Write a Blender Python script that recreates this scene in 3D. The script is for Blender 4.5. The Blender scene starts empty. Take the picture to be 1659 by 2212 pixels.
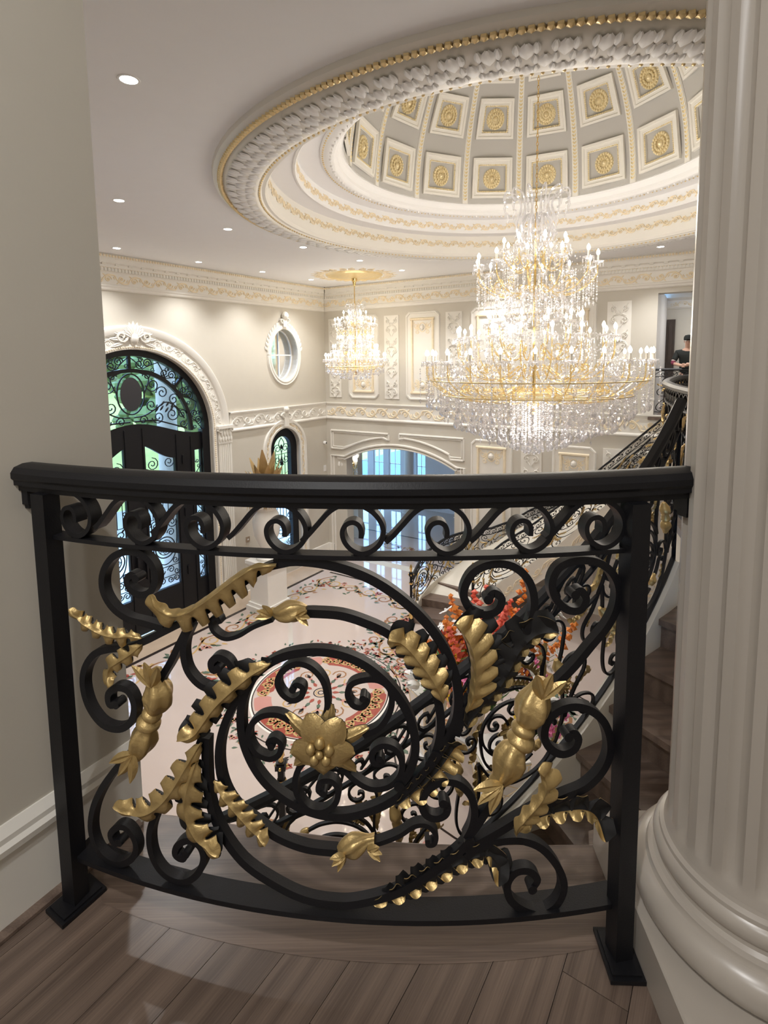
import bpy, math, random
import numpy as np
from mathutils import Vector
from mathutils.geometry import tessellate_polygon
random.seed(7)
S = bpy.context.scene
COL = S.collection
PI = math.pi
sin, cos = math.sin, math.cos

# ------------------------------------------------------------------ camera
FPX, YH, ROLL, CX = 1150.0, 778.0, math.radians(0.65), 829.5      # focal length in pixels, horizon row, roll (1659x2212 frame)
Y0 = (12778 - math.sqrt(12778 ** 2 - 4 * (778 * 12000 + FPX * FPX))) / 2
PITCH = math.atan((Y0 - YH) / FPX)
HC = 1.28                                                          # camera height above the upper floor
_f = np.array([0, cos(PITCH), -sin(PITCH)]); _r = np.array([1., 0, 0]); _d = np.cross(_f, _r)
XI = cos(ROLL) * _r + sin(ROLL) * _d
YI = -sin(ROLL) * _r + cos(ROLL) * _d
EYE = np.array([0, 0, HC])
cam = bpy.data.cameras.new('camera'); camo = bpy.data.objects.new('camera', cam); COL.objects.link(camo)
cam.sensor_fit = 'VERTICAL'; cam.sensor_height = 24.0
cam.lens = 24.0 * FPX / 2212
cam.shift_y = -(1106 - Y0) / 2212
cam.clip_start = 0.02; cam.clip_end = 200
from mathutils import Matrix
M = Matrix(((XI[0], -YI[0], -_f[0], EYE[0]), (XI[1], -YI[1], -_f[1], EYE[1]), (XI[2], -YI[2], -_f[2], EYE[2]), (0, 0, 0, 1)))
camo.matrix_world = M
S.camera = camo

# ------------------------------------------------------------------ world, colour management, lights
S.view_settings.view_transform = 'Standard'; S.view_settings.look = 'None'
S.view_settings.gamma = 1.0; S.view_settings.use_curve_mapping = False
S.view_settings.exposure = 0.86
S.cycles.use_denoising = True
S.cycles.use_adaptive_sampling = True; S.cycles.adaptive_threshold = 0.045
S.cycles.max_bounces = 9; S.cycles.diffuse_bounces = 5; S.cycles.glossy_bounces = 4; S.cycles.transmission_bounces = 7; S.cycles.transparent_max_bounces = 16
S.cycles.caustics_reflective = False; S.cycles.caustics_refractive = False
S.cycles.sample_clamp_indirect = 4.0
W = bpy.data.worlds.new('sky'); S.world = W; W.use_nodes = True
bg = W.node_tree.nodes['Background']; bg.inputs[0].default_value = (0.30, 0.56, 1.0, 1); bg.inputs[1].default_value = 4.2
WARM = (1.0, 0.93, 0.85); NEUT = (1.0, 0.985, 0.97)
P_CHAND, P_SMALL, P_DOWN, P_HALL = 118.0, 24.0, 160.0, 25.0

def lamp(name, kind, loc, power, color, size=0.1, parent=None, spot=None):
    l = bpy.data.lights.new(name, kind); o = bpy.data.objects.new(name, l); COL.objects.link(o)
    o.location = loc; l.energy = power; l.color = color
    if kind == 'AREA': l.shape = 'DISK'; l.size = size
    else:
        l.shadow_soft_size = size
        if kind == 'SPOT': l.spot_size = 1.95; l.spot_blend = .9
    if parent: o.parent = parent; o.location = Vector(loc) - parent.location
    return o

# ------------------------------------------------------------------ pixel -> place helpers (real planes and cylinders)
def ray(x, y): return (x - CX) * XI + (y - Y0) * YI + FPX * _f
def onz(x, y, z):
    v = ray(x, y); return EYE + v * ((z - HC) / v[2])
def ony(x, y, Y):
    v = ray(x, y); return EYE + v * (Y / v[1])
G = -4.7                    # ground floor level
CEIL = 3.4                  # ceiling above the upper floor
A = np.array([-1.75, 16.05]); dL = np.array([-.575, -.818]); nL = np.array([.818, -.575]); eB = np.array([.852, -.523]); mB = np.array([-.523, -.852])
def mapL(s, z, o): p = A + dL * s + nL * o; return (p[0], p[1], z)
def mapB(t, z, o): p = A + eB * t + mB * o; return (p[0], p[1], z)
def wallpt(x, y, n, dd, o=0.0):
    v = ray(x, y); t = ((A + o * n) @ n) / (v[:2] @ n); p = EYE + t * v
    return float((p[:2] - A) @ dd), float(p[2])
def wL(x, y, o=0.0): return wallpt(x, y, nL, dL, o)
def wB(x, y, o=0.0): return wallpt(x, y, mB, eB, o)
def oncyl(x, y, cx, cy, R):
    v = ray(x, y); dx, dy = v[0], v[1]; ex, ey = -cx, -cy
    a = dx * dx + dy * dy; b = 2 * (ex * dx + ey * dy); c = ex * ex + ey * ey - R * R
    D = max(b * b - 4 * a * c, 0.0); t = (-b - math.sqrt(D)) / (2 * a); p = EYE + t * v
    return math.atan2(p[0] - cx, cy - p[1]), float(p[2])

# ------------------------------------------------------------------ materials
def nodes(m): return m.node_tree.nodes, m.node_tree.links
def mat(name, col, rough=.5, metal=0.0, spec=.5, coat=0.0, bump=0.0, bscale=60.0, var=0.0, vscale=6.0, emit=None, es=0.0):
    m = bpy.data.materials.new(name); m.use_nodes = True
    N, L = nodes(m); b = N['Principled BSDF']
    b.inputs['Base Color'].default_value = (*col, 1); b.inputs['Roughness'].default_value = rough
    b.inputs['Metallic'].default_value = metal; b.inputs['Specular IOR Level'].default_value = spec
    b.inputs['Coat Weight'].default_value = coat
    if emit: b.inputs['Emission Color'].default_value = (*emit, 1); b.inputs['Emission Strength'].default_value = es
    if bump or var:
        tc = N.new('ShaderNodeTexCoord')
    if bump:
        n = N.new('ShaderNodeTexNoise'); n.inputs['Scale'].default_value = bscale; n.inputs['Detail'].default_value = 3
        bp = N.new('ShaderNodeBump'); bp.inputs['Strength'].default_value = bump; bp.inputs['Distance'].default_value = 0.004
        L.new(tc.outputs['Object'], n.inputs['Vector']); L.new(n.outputs['Fac'], bp.inputs['Height']); L.new(bp.outputs['Normal'], b.inputs['Normal'])
    if var:
        n2 = N.new('ShaderNodeTexNoise'); n2.inputs['Scale'].default_value = vscale; n2.inputs['Detail'].default_value = 4
        mx = N.new('ShaderNodeMix'); mx.data_type = 'RGBA'
        mx.inputs['A'].default_value = (*[c * (1 - var) for c in col], 1); mx.inputs['B'].default_value = (*[min(1, c * (1 + var)) for c in col], 1)
        L.new(tc.outputs['Object'], n2.inputs['Vector']); L.new(n2.outputs['Fac'], mx.inputs['Factor']); L.new(mx.outputs['Result'], b.inputs['Base Color'])
    return m
PAINT = mat('wall_paint', (.60, .565, .495), .65, bump=.05, bscale=120, var=.02)
CEILM = mat('ceiling_paint', (.83, .83, .85), .7, var=.015)
TRIM = mat('white_trim', (.80, .775, .72), .4, var=.02)
WHITE = mat('white_plaster', (.84, .835, .83), .45)
COLM = mat('column_plaster', (.43, .39, .345), .3, spec=.6, var=.02)
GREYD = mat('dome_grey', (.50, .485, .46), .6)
ROSE_ = mat('pale_gilt', (.90, .77, .48), .3, metal=.25, var=.1, vscale=30); ORNA = mat('gilt_relief', (.86, .75, .56), .38, var=.12, vscale=14)
GOLDT = mat('gold_trim', (.86, .68, .36), .32, metal=.45, var=.12, vscale=20)
GOLD = mat('gold_leaf', (.54, .39, .17), .40, metal=.68, bump=.25, bscale=160, var=.25, vscale=30)
IRON = mat('black_iron', (.007, .007, .009), .46, spec=.32, bump=.08, bscale=300, var=.1)
IRONB = mat('black_iron_back', (.006, .006, .007), .6)
BRASS = mat('polished_brass', (.86, .62, .26), .16, metal=1.0)
CREAM = mat('stringer_cream', (.74, .69, .59), .4, var=.02)
MARB = mat('cream_marble', (.51, .42, .37), .045, spec=.55, coat=.25, var=.035, vscale=1.3)
DARKW = mat('dark_door_wood', (.055, .038, .03), .45, var=.3, vscale=8)
BULB = mat('lit_bulb', (1, .9, .7), .3, emit=(1.0, .86, .62), es=14.0)
LED = mat('lit_downlight', (1, 1, 1), .3, emit=(1.0, .97, .92), es=14.0)
CANDLE = mat('candle_sleeve', (.86, .82, .74), .35)
def wood(name, c1, c2, sc=1.0, ring=False):
    m = bpy.data.materials.new(name); m.use_nodes = True; N, L = nodes(m); b = N['Principled BSDF']
    tc = N.new('ShaderNodeTexCoord'); mp = N.new('ShaderNodeMapping'); oi = N.new('ShaderNodeObjectInfo')
    L.new(tc.outputs['Object'], mp.inputs['Vector'])
    cmb = N.new('ShaderNodeCombineXYZ'); mul = N.new('ShaderNodeMath'); mul.operation = 'MULTIPLY'; mul.inputs[1].default_value = 37.0
    L.new(oi.outputs['Random'], mul.inputs[0]); L.new(mul.outputs[0], cmb.inputs['X']); L.new(mul.outputs[0], cmb.inputs['Y'])
    L.new(cmb.outputs[0], mp.inputs['Location'])
    mp.inputs['Scale'].default_value = (1.1 * sc, 14 * sc, 14 * sc)
    n1 = N.new('ShaderNodeTexNoise'); n1.inputs['Scale'].default_value = 1.6; n1.inputs['Detail'].default_value = 5; n1.inputs['Distortion'].default_value = 1.2
    wv = N.new('ShaderNodeTexWave'); wv.wave_type = 'BANDS'; wv.bands_direction = 'Y'; wv.inputs['Scale'].default_value = .42; wv.inputs['Distortion'].default_value = 14; wv.inputs['Detail'].default_value = 4; wv.inputs['Detail Scale'].default_value = .45; wv.inputs['Detail Roughness'].default_value = .6
    mp2 = N.new('ShaderNodeMapping'); mp2.inputs['Scale'].default_value = (3 * sc, 160 * sc, 160 * sc)
    n3 = N.new('ShaderNodeTexNoise'); n3.inputs['Scale'].default_value = 2.0; n3.inputs['Detail'].default_value = 2
    L.new(mp.outputs[0], n1.inputs['Vector']); L.new(mp.outputs[0], wv.inputs['Vector']); L.new(tc.outputs['Object'], mp2.inputs['Vector']); L.new(mp2.outputs[0], n3.inputs['Vector'])
    a1 = N.new('ShaderNodeMath'); a1.operation = 'MULTIPLY_ADD'; a1.inputs[1].default_value = .28; L.new(wv.outputs['Fac'], a1.inputs[0]); 
    a2 = N.new('ShaderNodeMath'); a2.operation = 'MULTIPLY'; a2.inputs[1].default_value = .72; L.new(n3.outputs['Fac'], a2.inputs[0]); L.new(a2.outputs[0], a1.inputs[2])
    rp = N.new('ShaderNodeValToRGB'); rp.color_ramp.elements[0].position = .15; rp.color_ramp.elements[1].position = .75
    rp.color_ramp.elements[0].color = (*c1, 1); rp.color_ramp.elements[1].color = (*c2, 1)
    L.new(a1.outputs[0], rp.inputs['Fac'])
    hv = N.new('ShaderNodeHueSaturation'); vv = N.new('ShaderNodeMapRange'); vv.inputs['To Min'].default_value = .85; vv.inputs['To Max'].default_value = 1.18
    L.new(oi.outputs['Random'], vv.inputs['Value']); L.new(vv.outputs[0], hv.inputs['Value']); L.new(rp.outputs['Color'], hv.inputs['Color'])
    L.new(hv.outputs[0], b.inputs['Base Color']); b.inputs['Roughness'].default_value = .34; b.inputs['Coat Weight'].default_value = .12; b.inputs['Coat Roughness'].default_value = .25
    bp = N.new('ShaderNodeBump'); bp.inputs['Strength'].default_value = .12; bp.inputs['Distance'].default_value = .002; L.new(a1.outputs[0], bp.inputs['Height']); L.new(bp.outputs[0], b.inputs['Normal'])
    return m
WOOD = wood('brown_oak', (.076, .053, .042), (.175, .127, .099))
TREADM = wood('stair_oak', (.10, .070, .056), (.20, .145, .114), .8)
def glassmat(name, tint, gl=.12):
    m = bpy.data.materials.new(name); m.use_nodes = True; N, L = nodes(m); N.remove(N['Principled BSDF'])
    t = N.new('ShaderNodeBsdfTransparent'); t.inputs[0].default_value = (*tint, 1); g = N.new('ShaderNodeBsdfGlossy'); g.inputs['Roughness'].default_value = .02
    fr = N.new('ShaderNodeFresnel'); fr.inputs[0].default_value = 1.45; mx = N.new('ShaderNodeMixShader')
    L.new(fr.outputs[0], mx.inputs[0]); L.new(t.outputs[0], mx.inputs[1]); L.new(g.outputs[0], mx.inputs[2]); L.new(mx.outputs[0], N['Material Output'].inputs[0])
    return m
PANE = glassmat('window_glass', (.93, .97, .98))
def crystal(name, tint, dif):
    m = bpy.data.materials.new(name); m.use_nodes = True; N, L = nodes(m); N.remove(N['Principled BSDF'])
    t = N.new('ShaderNodeBsdfGlass'); t.inputs['IOR'].default_value = 1.5; t.inputs['Roughness'].default_value = 0.0; t.inputs[0].default_value = (*tint, 1)
    g = N.new('ShaderNodeBsdfGlossy'); g.inputs['Roughness'].default_value = .08; g.inputs[0].default_value = (*tint, 1)
    tr = N.new('ShaderNodeBsdfTransparent'); tr.inputs[0].default_value = (*tint, 1)
    d = N.new('ShaderNodeBsdfTranslucent'); d.inputs[0].default_value = (*tint, 1); d2_ = N.new('ShaderNodeBsdfDiffuse'); d2_.inputs[0].default_value = (*tint, 1)
    def mx(a, b, f): q = N.new('ShaderNodeMixShader'); q.inputs[0].default_value = f; L.new(a.outputs[0], q.inputs[1]); L.new(b.outputs[0], q.inputs[2]); return q
    o = mx(mx(mx(t, tr, .66), g, .24), mx(d, d2_, .5), dif); L.new(o.outputs[0], N['Material Output'].inputs[0]); return m
CRYS = crystal('cut_crystal', (.98, .98, 1.0), .20)
GILTG = crystal('gilded_glass', (1.0, .88, .60), .20)
LEAFG = mat('green_leaf', (.10, .22, .06), .55, var=.3); TREEG = mat('tree_leaf', (.21, .21, .045), .7, var=.4)
GRASS = mat('lawn_grass', (.44, .41, .10), .9, var=.3, vscale=2)
BARK = mat('tree_bark', (.12, .09, .06), .9)
PORCH = mat('porch_stone', (.46, .37, .29), .7); PAVE = mat('driveway', (.46, .36, .27), .8, var=.05); TERR = mat('blue_stone_terrace', (.16, .24, .30), .7, var=.12)

# ------------------------------------------------------------------ mesh builder
class MB:
    def __init__(s): s.v = []; s.f = []; s.m = []
    def add(s, vs, fs, mi=0):
        b = len(s.v); s.v.extend([tuple(map(float, p)) for p in vs]); s.f.extend([tuple(b + i for i in f) for f in fs]); s.m.extend([mi] * len(fs))
    def grid(s, rows, closed_u=False, closed_v=False, mi=0, flip=False):
        n = len(rows); k = len(rows[0]); fs = []
        for i in range(n if closed_u else n - 1):
            for j in range(k if closed_v else k - 1):
                a, b, c, d = i * k + j, i * k + (j + 1) % k, ((i + 1) % n) * k + (j + 1) % k, ((i + 1) % n) * k + j
                fs.append((a, d, c, b) if flip else (a, b, c, d))
        s.add([p for r in rows for p in r], fs, mi)
    def cap(s, ring, mi=0, flip=False):
        s.add(ring, [tuple(range(len(ring)))[::-1] if flip else tuple(range(len(ring)))], mi)
    def box(s, c, size, rot=0.0, mi=0):
        x, y, z = [q / 2 for q in size]; cr, sr = cos(rot), sin(rot)
        vs = [(c[0] + a * cr - b * sr, c[1] + a * sr + b * cr, c[2] + h) for h in (-z, z) for a, b in ((-x, -y), (x, -y), (x, y), (-x, y))]
        s.add(vs, [(3, 2, 1, 0), (4, 5, 6, 7), (0, 1, 5, 4), (1, 2, 6, 5), (2, 3, 7, 6), (3, 0, 4, 7)], mi)
    def boxm(s, mp, a0, a1, b0, b1, c0, c1, mi=0):      # box in a mapped frame (u, z, n)
        vs = [mp(u, z, n) for n in (c0, c1) for u, z in ((a0, b0), (a1, b0), (a1, b1), (a0, b1))]
        s.add(vs, [(3, 2, 1, 0), (4, 5, 6, 7), (0, 1, 5, 4), (1, 2, 6, 5), (2, 3, 7, 6), (3, 0, 4, 7)], mi)
    def tube(s, pts, r, n=6, mi=0, caps=True):
        P = [np.array(p, float) for p in pts]; k = len(P); rs = r if isinstance(r, (list, tuple, np.ndarray)) else [r] * k
        rows = []; up = None
        for i in range(k):
            t = P[min(i + 1, k - 1)] - P[max(i - 1, 0)]; t = t / (np.linalg.norm(t) + 1e-12)
            if up is None:
                up = np.array([0, 0, 1.]) if abs(t[2]) < .9 else np.array([1., 0, 0])
            x = np.cross(up, t); x /= (np.linalg.norm(x) + 1e-12); up = np.cross(t, x)
            rows.append([P[i] + rs[i] * (cos(2 * PI * j / n) * x + sin(2 * PI * j / n) * up) for j in range(n)])
        s.grid(rows, closed_v=True, mi=mi)
        if caps: s.cap(rows[0], mi, True); s.cap(rows[-1], mi)
    def lathe(s, prof, c=(0, 0, 0), n=24, mi=0, a0=0.0, a1=2 * PI, flip=False):
        full = abs(a1 - a0 - 2 * PI) < 1e-6; k = n if full else n + 1
        rows = [[(c[0] + r * cos(a0 + (a1 - a0) * j / n), c[1] + r * sin(a0 + (a1 - a0) * j / n), c[2] + z) for j in range(k)] for r, z in prof]
        s.grid(rows, closed_v=full, mi=mi, flip=flip)
    def ball(s, c, r, n=8, m=5, sc=(1, 1, 1), mi=0):
        prof = [(sin(PI * i / m) * r, -cos(PI * i / m) * r) for i in range(m + 1)]
        rows = [[(c[0] + max(a, 1e-5) * sc[0] * cos(2 * PI * j / n), c[1] + max(a, 1e-5) * sc[1] * sin(2 * PI * j / n), c[2] + z * sc[2]) for j in range(n)] for a, z in prof]
        s.grid(rows, closed_v=True, mi=mi)
    def octa(s, c, r, h, mi=0, rot=0.0):
        vs = [(c[0], c[1], c[2] + h), (c[0], c[1], c[2] - h)] + [(c[0] + r * cos(rot + k * PI / 2), c[1] + r * sin(rot + k * PI / 2), c[2]) for k in range(4)]
        s.add(vs, [(0, 2 + k, 2 + (k + 1) % 4) for k in range(4)] + [(1, 2 + (k + 1) % 4, 2 + k) for k in range(4)], mi)
    def poly(s, loops, mp, mi=0):                        # flat polygon with holes, mapped from 2D
        pts = [p for l in loops for p in l]
        tri = tessellate_polygon([[Vector((p[0], p[1], 0)) for p in l] for l in loops])
        s.add([mp(p[0], p[1]) for p in pts], [tuple(t) for t in tri], mi)
    def data(s, name, mats, smooth=True, ang=40):
        me = bpy.data.meshes.new(name); me.from_pydata(s.v, [], s.f)
        for m in (mats if isinstance(mats, (list, tuple)) else [mats]): me.materials.append(m)
        me.polygons.foreach_set('material_index', s.m); me.update()
        if smooth:
            me.polygons.foreach_set('use_smooth', [True] * len(me.polygons)); me.set_sharp_from_angle(angle=math.radians(ang))
        return me
    def build(s, name, mats, parent=None, smooth=True, ang=40, kind=None, label=None):
        return link(name, s.data(name, mats, smooth, ang), parent, kind, label)
def link(name, me, parent=None, kind=None, label=None, loc=None, rz=0.0):
    o = bpy.data.objects.new(name, me); COL.objects.link(o)
    if parent: o.parent = parent
    if loc is not None: o.location = loc
    if rz: o.rotation_euler = (0, 0, rz)
    if kind: o['kind'] = kind
    if label: o['label'] = label
    return o
def thing(name, label, cat, loc=(0, 0, 0), group=None):
    o = bpy.data.objects.new(name, None); COL.objects.link(o); o.location = loc; o.empty_display_size = .1
    tag(o, label, cat, group); return o
def tag(o, label, cat, group=None):
    o['label'] = label; o['category'] = cat
    if group: o['group'] = group
    return o
def cr(pts, n=6, closed=False):                         # Catmull-Rom through points
    P = [np.array(p, float) for p in pts]; k = len(P); out = []
    if k < 3: return P
    for i in range(k if closed else k - 1):
        if closed: p0, p1, p2, p3 = P[(i - 1) % k], P[i], P[(i + 1) % k], P[(i + 2) % k]
        else: p1, p2 = P[i], P[i + 1]; p0 = P[i - 1] if i else 2 * p1 - p2; p3 = P[i + 2] if i + 2 < k else 2 * p2 - p1
        for j in range(n):
            t = j / n; out.append(.5 * ((2 * p1) + (-p0 + p2) * t + (2 * p0 - 5 * p1 + 4 * p2 - p3) * t * t + (-p0 + 3 * p1 - 3 * p2 + p3) * t ** 3))
    if not closed: out.append(P[-1])
    return out
def frame2(pts):
    k = len(pts); res = []
    for i in range(k):
        t = pts[min(i + 1, k - 1)] - pts[max(i - 1, 0)]; l = math.hypot(t[0], t[1]) + 1e-12; res.append((-t[1] / l, t[0] / l))
    return res
def bar(mb, pts, w, n0, n1, mp, mi=0, taper=None, closed=False):       # flat bar swept along a curve in a mapped (u,z) sheet
    P = [np.array(p, float) for p in pts]; N = frame2(P); k = len(P); rows = []
    for i, (p, q) in enumerate(zip(P, N)):
        h = w / 2 * (taper(i / (k - 1)) if taper else 1)
        a = (p[0] + q[0] * h, p[1] + q[1] * h); b = (p[0] - q[0] * h, p[1] - q[1] * h)
        rows.append([mp(a[0], a[1], n0), mp(a[0], a[1], n1), mp(b[0], b[1], n1), mp(b[0], b[1], n0)])
    mb.grid(rows, closed_v=True, closed_u=closed, mi=mi)
    if not closed: mb.cap(rows[0], mi, True); mb.cap(rows[-1], mi)
def ridge(mb, pts, w, h, mp, n0=0.0, mi=0, taper=None):                # low relief with a crested section
    P = [np.array(p, float) for p in pts]; N = frame2(P); k = len(P); rows = []
    for i, (p, q) in enumerate(zip(P, N)):
        t = taper(i / max(1, k - 1)) if taper else 1; hw = w / 2 * t
        rows.append([mp(p[0] + q[0] * hw, p[1] + q[1] * hw, n0), mp(p[0] + q[0] * hw * .45, p[1] + q[1] * hw * .45, n0 + h * t), mp(p[0] - q[0] * hw * .45, p[1] - q[1] * hw * .45, n0 + h * t), mp(p[0] - q[0] * hw, p[1] - q[1] * hw, n0)])
    mb.grid(rows, mi=mi)
def spiral(cx, cy, r0, r1, a0, turns, n=10, sgn=1):
    k = max(6, int(abs(turns) * n)); return [(cx + (r0 + (r1 - r0) * i / k) * cos(a0 + sgn * 2 * PI * turns * i / k), cy + (r0 + (r1 - r0) * i / k) * sin(a0 + sgn * 2 * PI * turns * i / k)) for i in range(k + 1)]
def petal(mb, cx, cy, ang, L, w, h, mp, n0=0.0, mi=0, cup=0.0, k=5):   # a small leaf or petal in relief
    ca, sa = cos(ang), sin(ang); rows = []
    for i in range(k + 1):
        t = i / k; ww = w * (sin(PI * min(1, t * .93 + .05)) ** .8); x = L * t
        r = []
        for s_, hh in ((-1, 0), (-.45, .8), (0, .55), (.45, .8), (1, 0)):
            y = s_ * ww / 2; r.append(mp(cx + x * ca - y * sa, cy + x * sa + y * ca, n0 + h * hh * (sin(PI * min(1, t + .12)) ** .5 if t < .95 else .2) + cup * t * t))
        rows.append(r)
    mb.grid(rows, mi=mi)
exec_parts = []
# ================================================================== THE SETTING
def arc2(cx, cy, r, a0, a1, n=20, ry=None): return [(cx + r * cos(a0 + (a1 - a0) * i / n), cy + (ry or r) * sin(a0 + (a1 - a0) * i / n)) for i in range(n + 1)]
def frieze(mb, mp, u0, u1, zc, h, unit, n0=0.0, hh=.02, mi=0, wv=1.0):
    n = max(1, round((u1 - u0) / unit)); un = (u1 - u0) / n
    for i in range(n):
        c = u0 + (i + .5) * un; sg = 1 if i % 2 == 0 else -1
        sp = spiral(c, zc + sg * h * .04, h * .40, h * .07, PI * (1.0 if sg > 0 else 1.0), 1.35, 9, sg)
        ridge(mb, sp, h * .13 * wv, hh, mp, n0, mi, lambda t: 1 - .45 * t)
        st = [(c - un * .52, zc - sg * h * .38), (c - un * .3, zc - sg * h * .42), (c, zc - sg * h * .40), (c + un * .3, zc - sg * h * .1), (c + un * .5, zc + sg * h * .36)]
        ridge(mb, cr(st, 3), h * .12 * wv, hh * .8, mp, n0, mi)
        for k in range(4):
            petal(mb, c, zc + sg * h * .04, PI / 2 * k + .5, h * .2, h * .13, hh * 1.1, mp, n0, mi, k=3)
        petal(mb, c + un * .36, zc + sg * h * .05, sg * 1.1, h * .4, h * .17, hh, mp, n0, mi, k=3)
        petal(mb, c - un * .40, zc - sg * h * .25, sg * 2.0, h * .38, h * .16, hh, mp, n0, mi, k=3)
        petal(mb, c + un * .2, zc - sg * h * .3, -sg * .6, h * .34, h * .15, hh, mp, n0, mi, k=3)
def profile(mb, mp, prof, u0, u1, mi=0, mitre0=0.0, mitre1=0.0, flip=False):      # prof = (o, z) list swept along a wall
    mb.grid([[mp(u0 + mitre0 * o, z, o) for o, z in prof], [mp(u1 - mitre1 * o, z, o) for o, z in prof]], mi=mi, flip=flip)
def wallmesh(name, mp, loops, depth, m, inner=None):
    mb = MB(); mb.poly(loops, lambda u, z: mp(u, z, 0))
    for l in loops[1:]:
        k = len(l); mb.grid([[mp(u, z, 0) for u, z in l], [mp(u, z, -depth) for u, z in l]], closed_v=True)
    return mb.build(name, m, kind='structure', smooth=False)
# --- entrance wall (left), with the arched door, the narrow arched window and the oval window
DC, DR, DZ = 6.0, 1.86, -.30
door_loop = [(DC - DR, G + .001)] + [(DC - DR, DZ)] + [(DC - DR * cos(a), DZ + DR * sin(a)) for a in np.linspace(0, PI, 33)[1:-1]] + [(DC + DR, DZ), (DC + DR, G + .001)]
NC, NR, NZ, NB = 1.74, .56, -1.12, -4.25
win_loop = [(NC - NR, NB), (NC - NR, NZ)] + [(NC - NR * cos(a), NZ + NR * sin(a)) for a in np.linspace(0, PI, 21)[1:-1]] + [(NC + NR, NZ), (NC + NR, NB)]
OC, OZ, ORX, ORZ = 1.68, 1.45, .50, .70
oval_loop = [(OC + ORX * cos(a), OZ + ORZ * sin(a)) for a in np.linspace(0, 2 * PI, 33)[:-1]]
SL = 12.6
wall_left = wallmesh('wall_left', mapL, [[(-.02, G), (SL, G), (SL, CEIL + .4), (-.02, CEIL + .4)], door_loop, win_loop, oval_loop], .32, PAINT)
# --- back wall with the arched opening and the upper hall opening
AR0, AR1, ASP, AAP = .72, 4.22, -1.60, -1.22
def arch_line(u0, u1, zs, za, n=16):
    h = za - zs; c = (u0 + u1) / 2; w = (u1 - u0) / 2; R = (w * w + h * h) / (2 * h); ph = math.asin(w / R)
    return [(c + R * sin(-ph + 2 * ph * i / n), za - R + R * cos(-ph + 2 * ph * i / n)) for i in range(n + 1)]
arch_loop = [(AR0, G + .001)] + arch_line(AR0, AR1, ASP, AAP) + [(AR1, G + .001)]
UP0, UP1, UPZ = 8.87, 12.2, 2.62
BL = 12.6
wall_back = wallmesh('wall_back', mapB, [[(-.02, G), (BL, G), (BL, CEIL + .4), (-.02, CEIL + .4)], arch_loop, [(UP0, 0), (UP0, UPZ), (UP1, UPZ), (UP1, 0)]], .32, PAINT)
# --- right side and near side close the hall
def pl(name, pts, m, kind='structure', th=None):
    mb = MB(); mb.add(pts, [tuple(range(len(pts)))]); return mb.build(name, m, kind=kind, smooth=False)
P0 = A + eB * BL; P1 = A + eB * BL + dL * 14.0
pl('wall_right', [(P0[0], P0[1], G), (P1[0], P1[1], G), (P1[0], P1[1], CEIL + .4), (P0[0], P0[1], CEIL + .4)], PAINT)
LW0 = np.array([-.708, 1.367]); LWD = np.array([.515, .857]); LWN = np.array([.857, -.515])        # near jamb wall beside the railing
Q0 = LW0 - LWN * .0; Q1 = A + dL * SL
Qe = LW0 - LWD * 1.6 - LWN * .9
pl('wall_front', [(Qe[0], Qe[1], G), (Q1[0], Q1[1], G), (Q1[0], Q1[1], CEIL + .3), (Qe[0], Qe[1], CEIL + .3)], PAINT)
# near left jamb wall: thick pier between the passage and the hall
mb = MB(); B0 = LW0 - LWD * 6.5
c1, c2, c3, c4 = LW0, B0, B0 - LWN * .9, LW0 - LWN * .9
for a, b in ((c1, c2), (c2, c3), (c3, c4), (c4, c1)):
    mb.add([(a[0], a[1], -.35), (b[0], b[1], -.35), (b[0], b[1], CEIL + .3), (a[0], a[1], CEIL + .3)], [(0, 1, 2, 3)])
mb.build('wall_left_passage', PAINT, kind='structure', smooth=False)
def mapJ(u, z, n): p = LW0 - LWD * u + LWN * n; return (p[0], p[1], z)
mb = MB()
prof = [(0, 0), (.014, 0), (.014, .185), (.024, .19), (.026, .205), (.018, .215), (.018, .228), (.010, .24), (.004, .25), (0, .25)]
mb.grid([[mapJ(-.016, z, o) for o, z in prof], [mapJ(6.4, z, o) for o, z in prof]])
mb.grid([[mapJ(-.018, z, o - .02) for o, z in prof], [mapJ(-.016, z, o) for o, z in prof]])
base_j = mb.build('baseboard_passage', TRIM, kind='structure', ang=20)
mb = MB(); prof = [(0.012, 0), (.030, 0), (.030, .008), (.022, .016), (.012, .018)]
mb.grid([[mapJ(.0, z, o) for o, z in prof], [mapJ(6.4, z, o) for o, z in prof]]); mb.build('trim_1', WOOD, kind='structure')
# passage shell behind the camera
pl('wall_rear', [(-6, -4.2, 0), (4.5, -4.2, 0), (4.5, -4.2, CEIL), (-6, -4.2, CEIL)], PAINT)
pl('wall_passage_right', [(3.4, -4.2, 0), (3.4, .7, 0), (3.4, .7, CEIL), (3.4, -4.2, CEIL)], PAINT)
# --- upper floor: landing boards, nosing board, fascia
RC = np.array([.098, 3.32]); RR = 2.335                                                              # circle the railing follows
EDGE = [(-.70, 1.395), (-.622, 1.388), (-.464, 1.361), (-.269, 1.330), (-.049, 1.301), (.196, 1.284), (.52, 1.281), (.80, 1.29)]
EDGE = [tuple(p) for p in cr(EDGE, 4)]
INN = []
for i in range(len(EDGE)):
    a = -.37 + .69 * i / (len(EDGE) - 1); INN.append((RC[0] + 2.312 * sin(a), RC[1] - 2.312 * cos(a)))
INN[0] = (-.775, 1.255)
mbn = MB(); T = .032
mbn.grid([[(x, y, -.001) for x, y in INN], [(x, y, 0) for x, y in EDGE], [(x, y + .012, -.010) for x, y in EDGE], [(x, y + .012, -T) for x, y in EDGE], [(x, y - .02, -T) for x, y in EDGE]], flip=True)
floor_up = mbn.build('floor_upper', WOOD, kind='structure', ang=30)
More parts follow.
